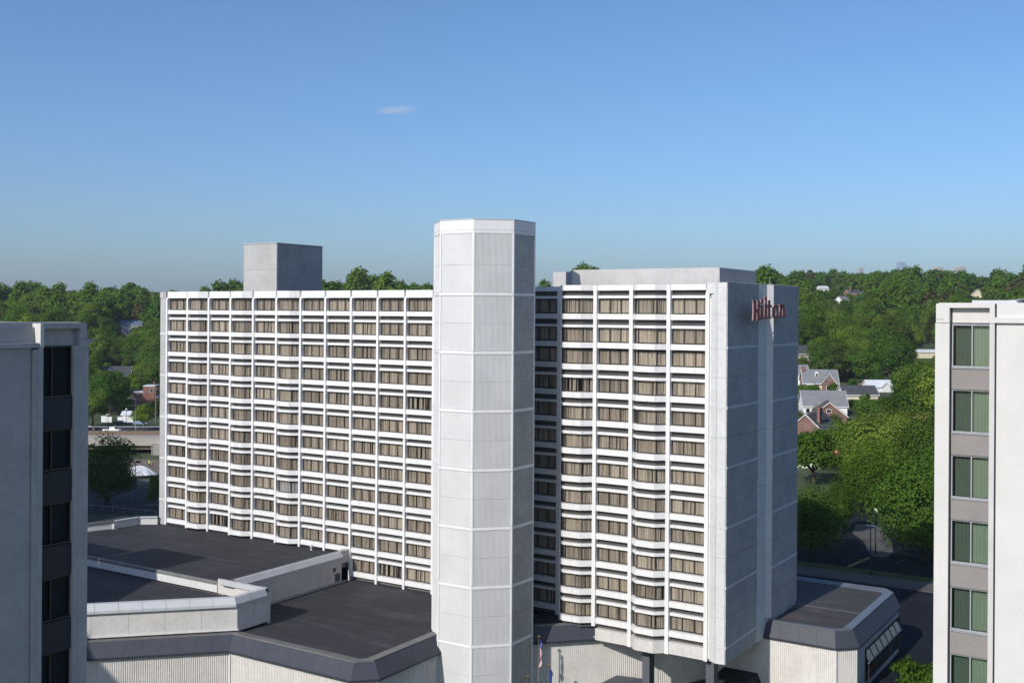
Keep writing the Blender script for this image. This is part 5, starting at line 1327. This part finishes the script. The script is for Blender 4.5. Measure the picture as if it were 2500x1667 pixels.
# leave out what stands wholly behind nearer crowns
skyl = {}; kept = []
for c_ in cands:
    w, P, pi, s, rz, k = c_; x0, yt, _ = pxy(P+Vector((0,0,protos[pi]['h']*s))); hw = protos[pi]['rx']*s/w*FPX
    b0, b1 = int((x0-hw*.75)//6), int((x0+hw*.75)//6)
    if all(skyl.get(b_, 9e9) < yt+1.5 for b_ in range(b0, b1+1)): continue
    for b_ in range(b0, b1+1):
        u = ((b_+.5)*6-x0)/max(1., hw*.8); yy = yt + (1-math.sqrt(max(0, 1-u*u)))*hw*.9 + 2.5
        skyl[b_] = min(skyl.get(b_, 9e9), yy)
    kept.append(c_)
cands = kept
NIND = 286
ADJ = ['broad round-crowned', 'dense round-crowned', 'tall oval', 'wide flat-topped', 'small round', 'narrow upright', 'wide spreading', 'open rounded', 'bronze-tinged', 'full rounded', 'spreading dense']
for w, P, pi, s, rz, k in cands[:NIND]:
    if s < .55: size = 'low young'
    else: size = 'leafy'
    if k > 0: where = ('among the houses at the foot of the right hillside' if w < 330 else 'half way up the right hillside' if w < 520 else 'high on the right hillside'); grp = 'trees on the right hillside'
    elif k > -.33: where = 'on the rise behind the hotel roof'; grp = 'trees behind the hotel roof'
    else: where = ('beyond the overpass at the foot of the left slope' if w < 480 else 'half way up the left slope' if w < 620 else 'along the top of the left slope'); grp = 'trees on the left slope'
    tree(P, pi, s, rz, '%s %s green tree %s' % (size, ADJ[pi], where), grp)
rest = cands[NIND:]
lowq = []
for i, (sh, rx, rz, nl, nc, ls, mt, gp) in enumerate(specs):
    q = crown_arrays(140+i, rx, rx*.95, rz, nl, 900, .80, sh, gp*.6); q[:,:,2] += rz*.38; lowq.append(q)
for side in (0, 1):
    bymat = {}
    for w, P, pi, s, rz, k in rest:
        if (k > 0) != bool(side): continue
        c_, s_ = math.cos(rz), math.sin(rz); q = lowq[pi]*s
        qq = np.empty_like(q); qq[:,:,0] = q[:,:,0]*c_-q[:,:,1]*s_+P.x; qq[:,:,1] = q[:,:,0]*s_+q[:,:,1]*c_+P.y; qq[:,:,2] = q[:,:,2]+P.z
        bymat.setdefault(specs[pi][6], []).append(qq)
    mats = list(bymat); 
    if not mats: continue
    allq = np.concatenate([np.concatenate(bymat[m_]) for m_ in mats]); idx = np.concatenate([np.full(sum(len(a) for a in bymat[m_]), i, np.int32) for i, m_ in enumerate(mats)])
    me = quads_mesh('far_woods', allq, M[mats[0]])
    for m_ in mats[1:]: me.materials.append(M[m_])
    me.polygons.foreach_set('material_index', idx)
    o = put('far_woods', me); stuff(o); tag(o, 'far woods along the ridge %s of the hotel' % ('right' if side else 'left'), 'woods')
print('TREES', len(cands), 'rest', len(rest))

# ================================================================== DISTANT SKYLINE
def far_tower(label, px0, px1, pytop, depth, mat, steps):
    a = at(px0, pytop, depth); b = at(px1, pytop, depth); c_ = (a+b)/2; wd = (b-a).length
    t = thing('skyline_tower', label, 'tower', (c_.x, c_.y, -60), rz=face_cam+.25)
    for k, (u0, u1, dz) in enumerate(steps):
        put('block', MB().box((u0-.5)*wd, (u1-.5)*wd, -wd*.3-.5*k, wd*.3+.5*k, 0, c_.z+60+dz).mesh('block', M[mat]), t, (0,0,0), world=False)
        n = 7
        for q in range(n):
            x = (u0-.5)*wd + (u1-u0)*wd*(q+.3)/n
            put('window_strip', MB().box(x, x+(u1-u0)*wd*.4/n, -wd*.3-.5*k-.4, -wd*.3-.5*k-.05, 60, c_.z+60+dz-6).mesh('window_strip', M['skyline_glass']), t, (0,0,0), world=False)
far_tower('hazy blue glass tower far beyond the right ridge', 2190, 2212, 640, 4600, 'skyline_glass', [(0,.8,0),(.75,1,-9)])
far_tower('left of two tan slab towers on the far right skyline', 2277, 2301, 652, 4400, 'skyline_tan', [(0,.3,-4),(.3,1,0)])
far_tower('right of two tan slab towers on the far right skyline', 2329, 2354, 651, 4400, 'skyline_tan', [(0,.3,-5),(.3,1,0)])
far_tower('low tan block just showing above the right ridge', 2094, 2108, 654, 4200, 'skyline_tan', [(0,1,0)])

# ================================================================== AIR
hm = bpy.data.materials.new('haze'); hm.use_nodes = True
for n_ in list(hm.node_tree.nodes):
    if n_.type == 'BSDF_PRINCIPLED': hm.node_tree.nodes.remove(n_)
pv_ = hm.node_tree.nodes.new('ShaderNodeVolumePrincipled'); pv_.inputs['Density'].default_value = 0.00008; pv_.inputs['Color'].default_value = (.80,.89,1,1); pv_.inputs['Anisotropy'].default_value = .2
hm.node_tree.links.new(pv_.outputs[0], hm.node_tree.nodes['Material Output'].inputs['Volume'])
stuff(MB().box(-7500, 7500, -6500, 7500, -76, 150).build('haze', hm))
scene.cycles.volume_bounces = 0

# a wisp of cloud high above the hotel
cl = bpy.data.materials.new('cloud'); cl.use_nodes = True; nt = cl.node_tree
for n_ in list(nt.nodes):
    if n_.type == 'BSDF_PRINCIPLED': nt.nodes.remove(n_)
v_ = nt.nodes.new('ShaderNodeVolumePrincipled'); tc = nt.nodes.new('ShaderNodeTexCoord')
nf_ = noise(nt, 2.2, 5, .6, tc.outputs['Object'], (1.0, 1.0, 2.2))
ln = nt.nodes.new('ShaderNodeVectorMath'); ln.operation = 'LENGTH'; nt.links.new(tc.outputs['Object'], ln.inputs[0])
ed = nt.nodes.new('ShaderNodeMapRange'); nt.links.new(ln.outputs['Value'], ed.inputs[0]); ed.inputs[1].default_value = 0.1; ed.inputs[2].default_value = 1.0; ed.inputs[3].default_value = 1; ed.inputs[4].default_value = 0
th_ = nt.nodes.new('ShaderNodeMapRange'); nt.links.new(nf_, th_.inputs[0]); th_.inputs[1].default_value = .42; th_.inputs[2].default_value = .75
mu_ = nt.nodes.new('ShaderNodeMath'); mu_.operation = 'MULTIPLY'; nt.links.new(ed.outputs[0], mu_.inputs[0]); nt.links.new(th_.outputs[0], mu_.inputs[1])
mu2 = nt.nodes.new('ShaderNodeMath'); mu2.operation = 'MULTIPLY'; nt.links.new(mu_.outputs[0], mu2.inputs[0]); mu2.inputs[1].default_value = .07
nt.links.new(mu2.outputs[0], v_.inputs['Density']); v_.inputs['Color'].default_value = (1,1,1,1); v_.inputs['Anisotropy'].default_value = -.35
nt.links.new(v_.outputs[0], nt.nodes['Material Output'].inputs['Volume'])
co = MB().ball((0,0,0), 1.0, 0, 20, 12).build('cloud', cl)
Pc = at(968, 270, 3000); co.location = Pc; co.scale = (66, 30, 13); co.rotation_euler = (0, R(-4), -YAW)
stuff(tag(co, 'thin white wisp of cloud above the octagonal tower', 'cloud'))
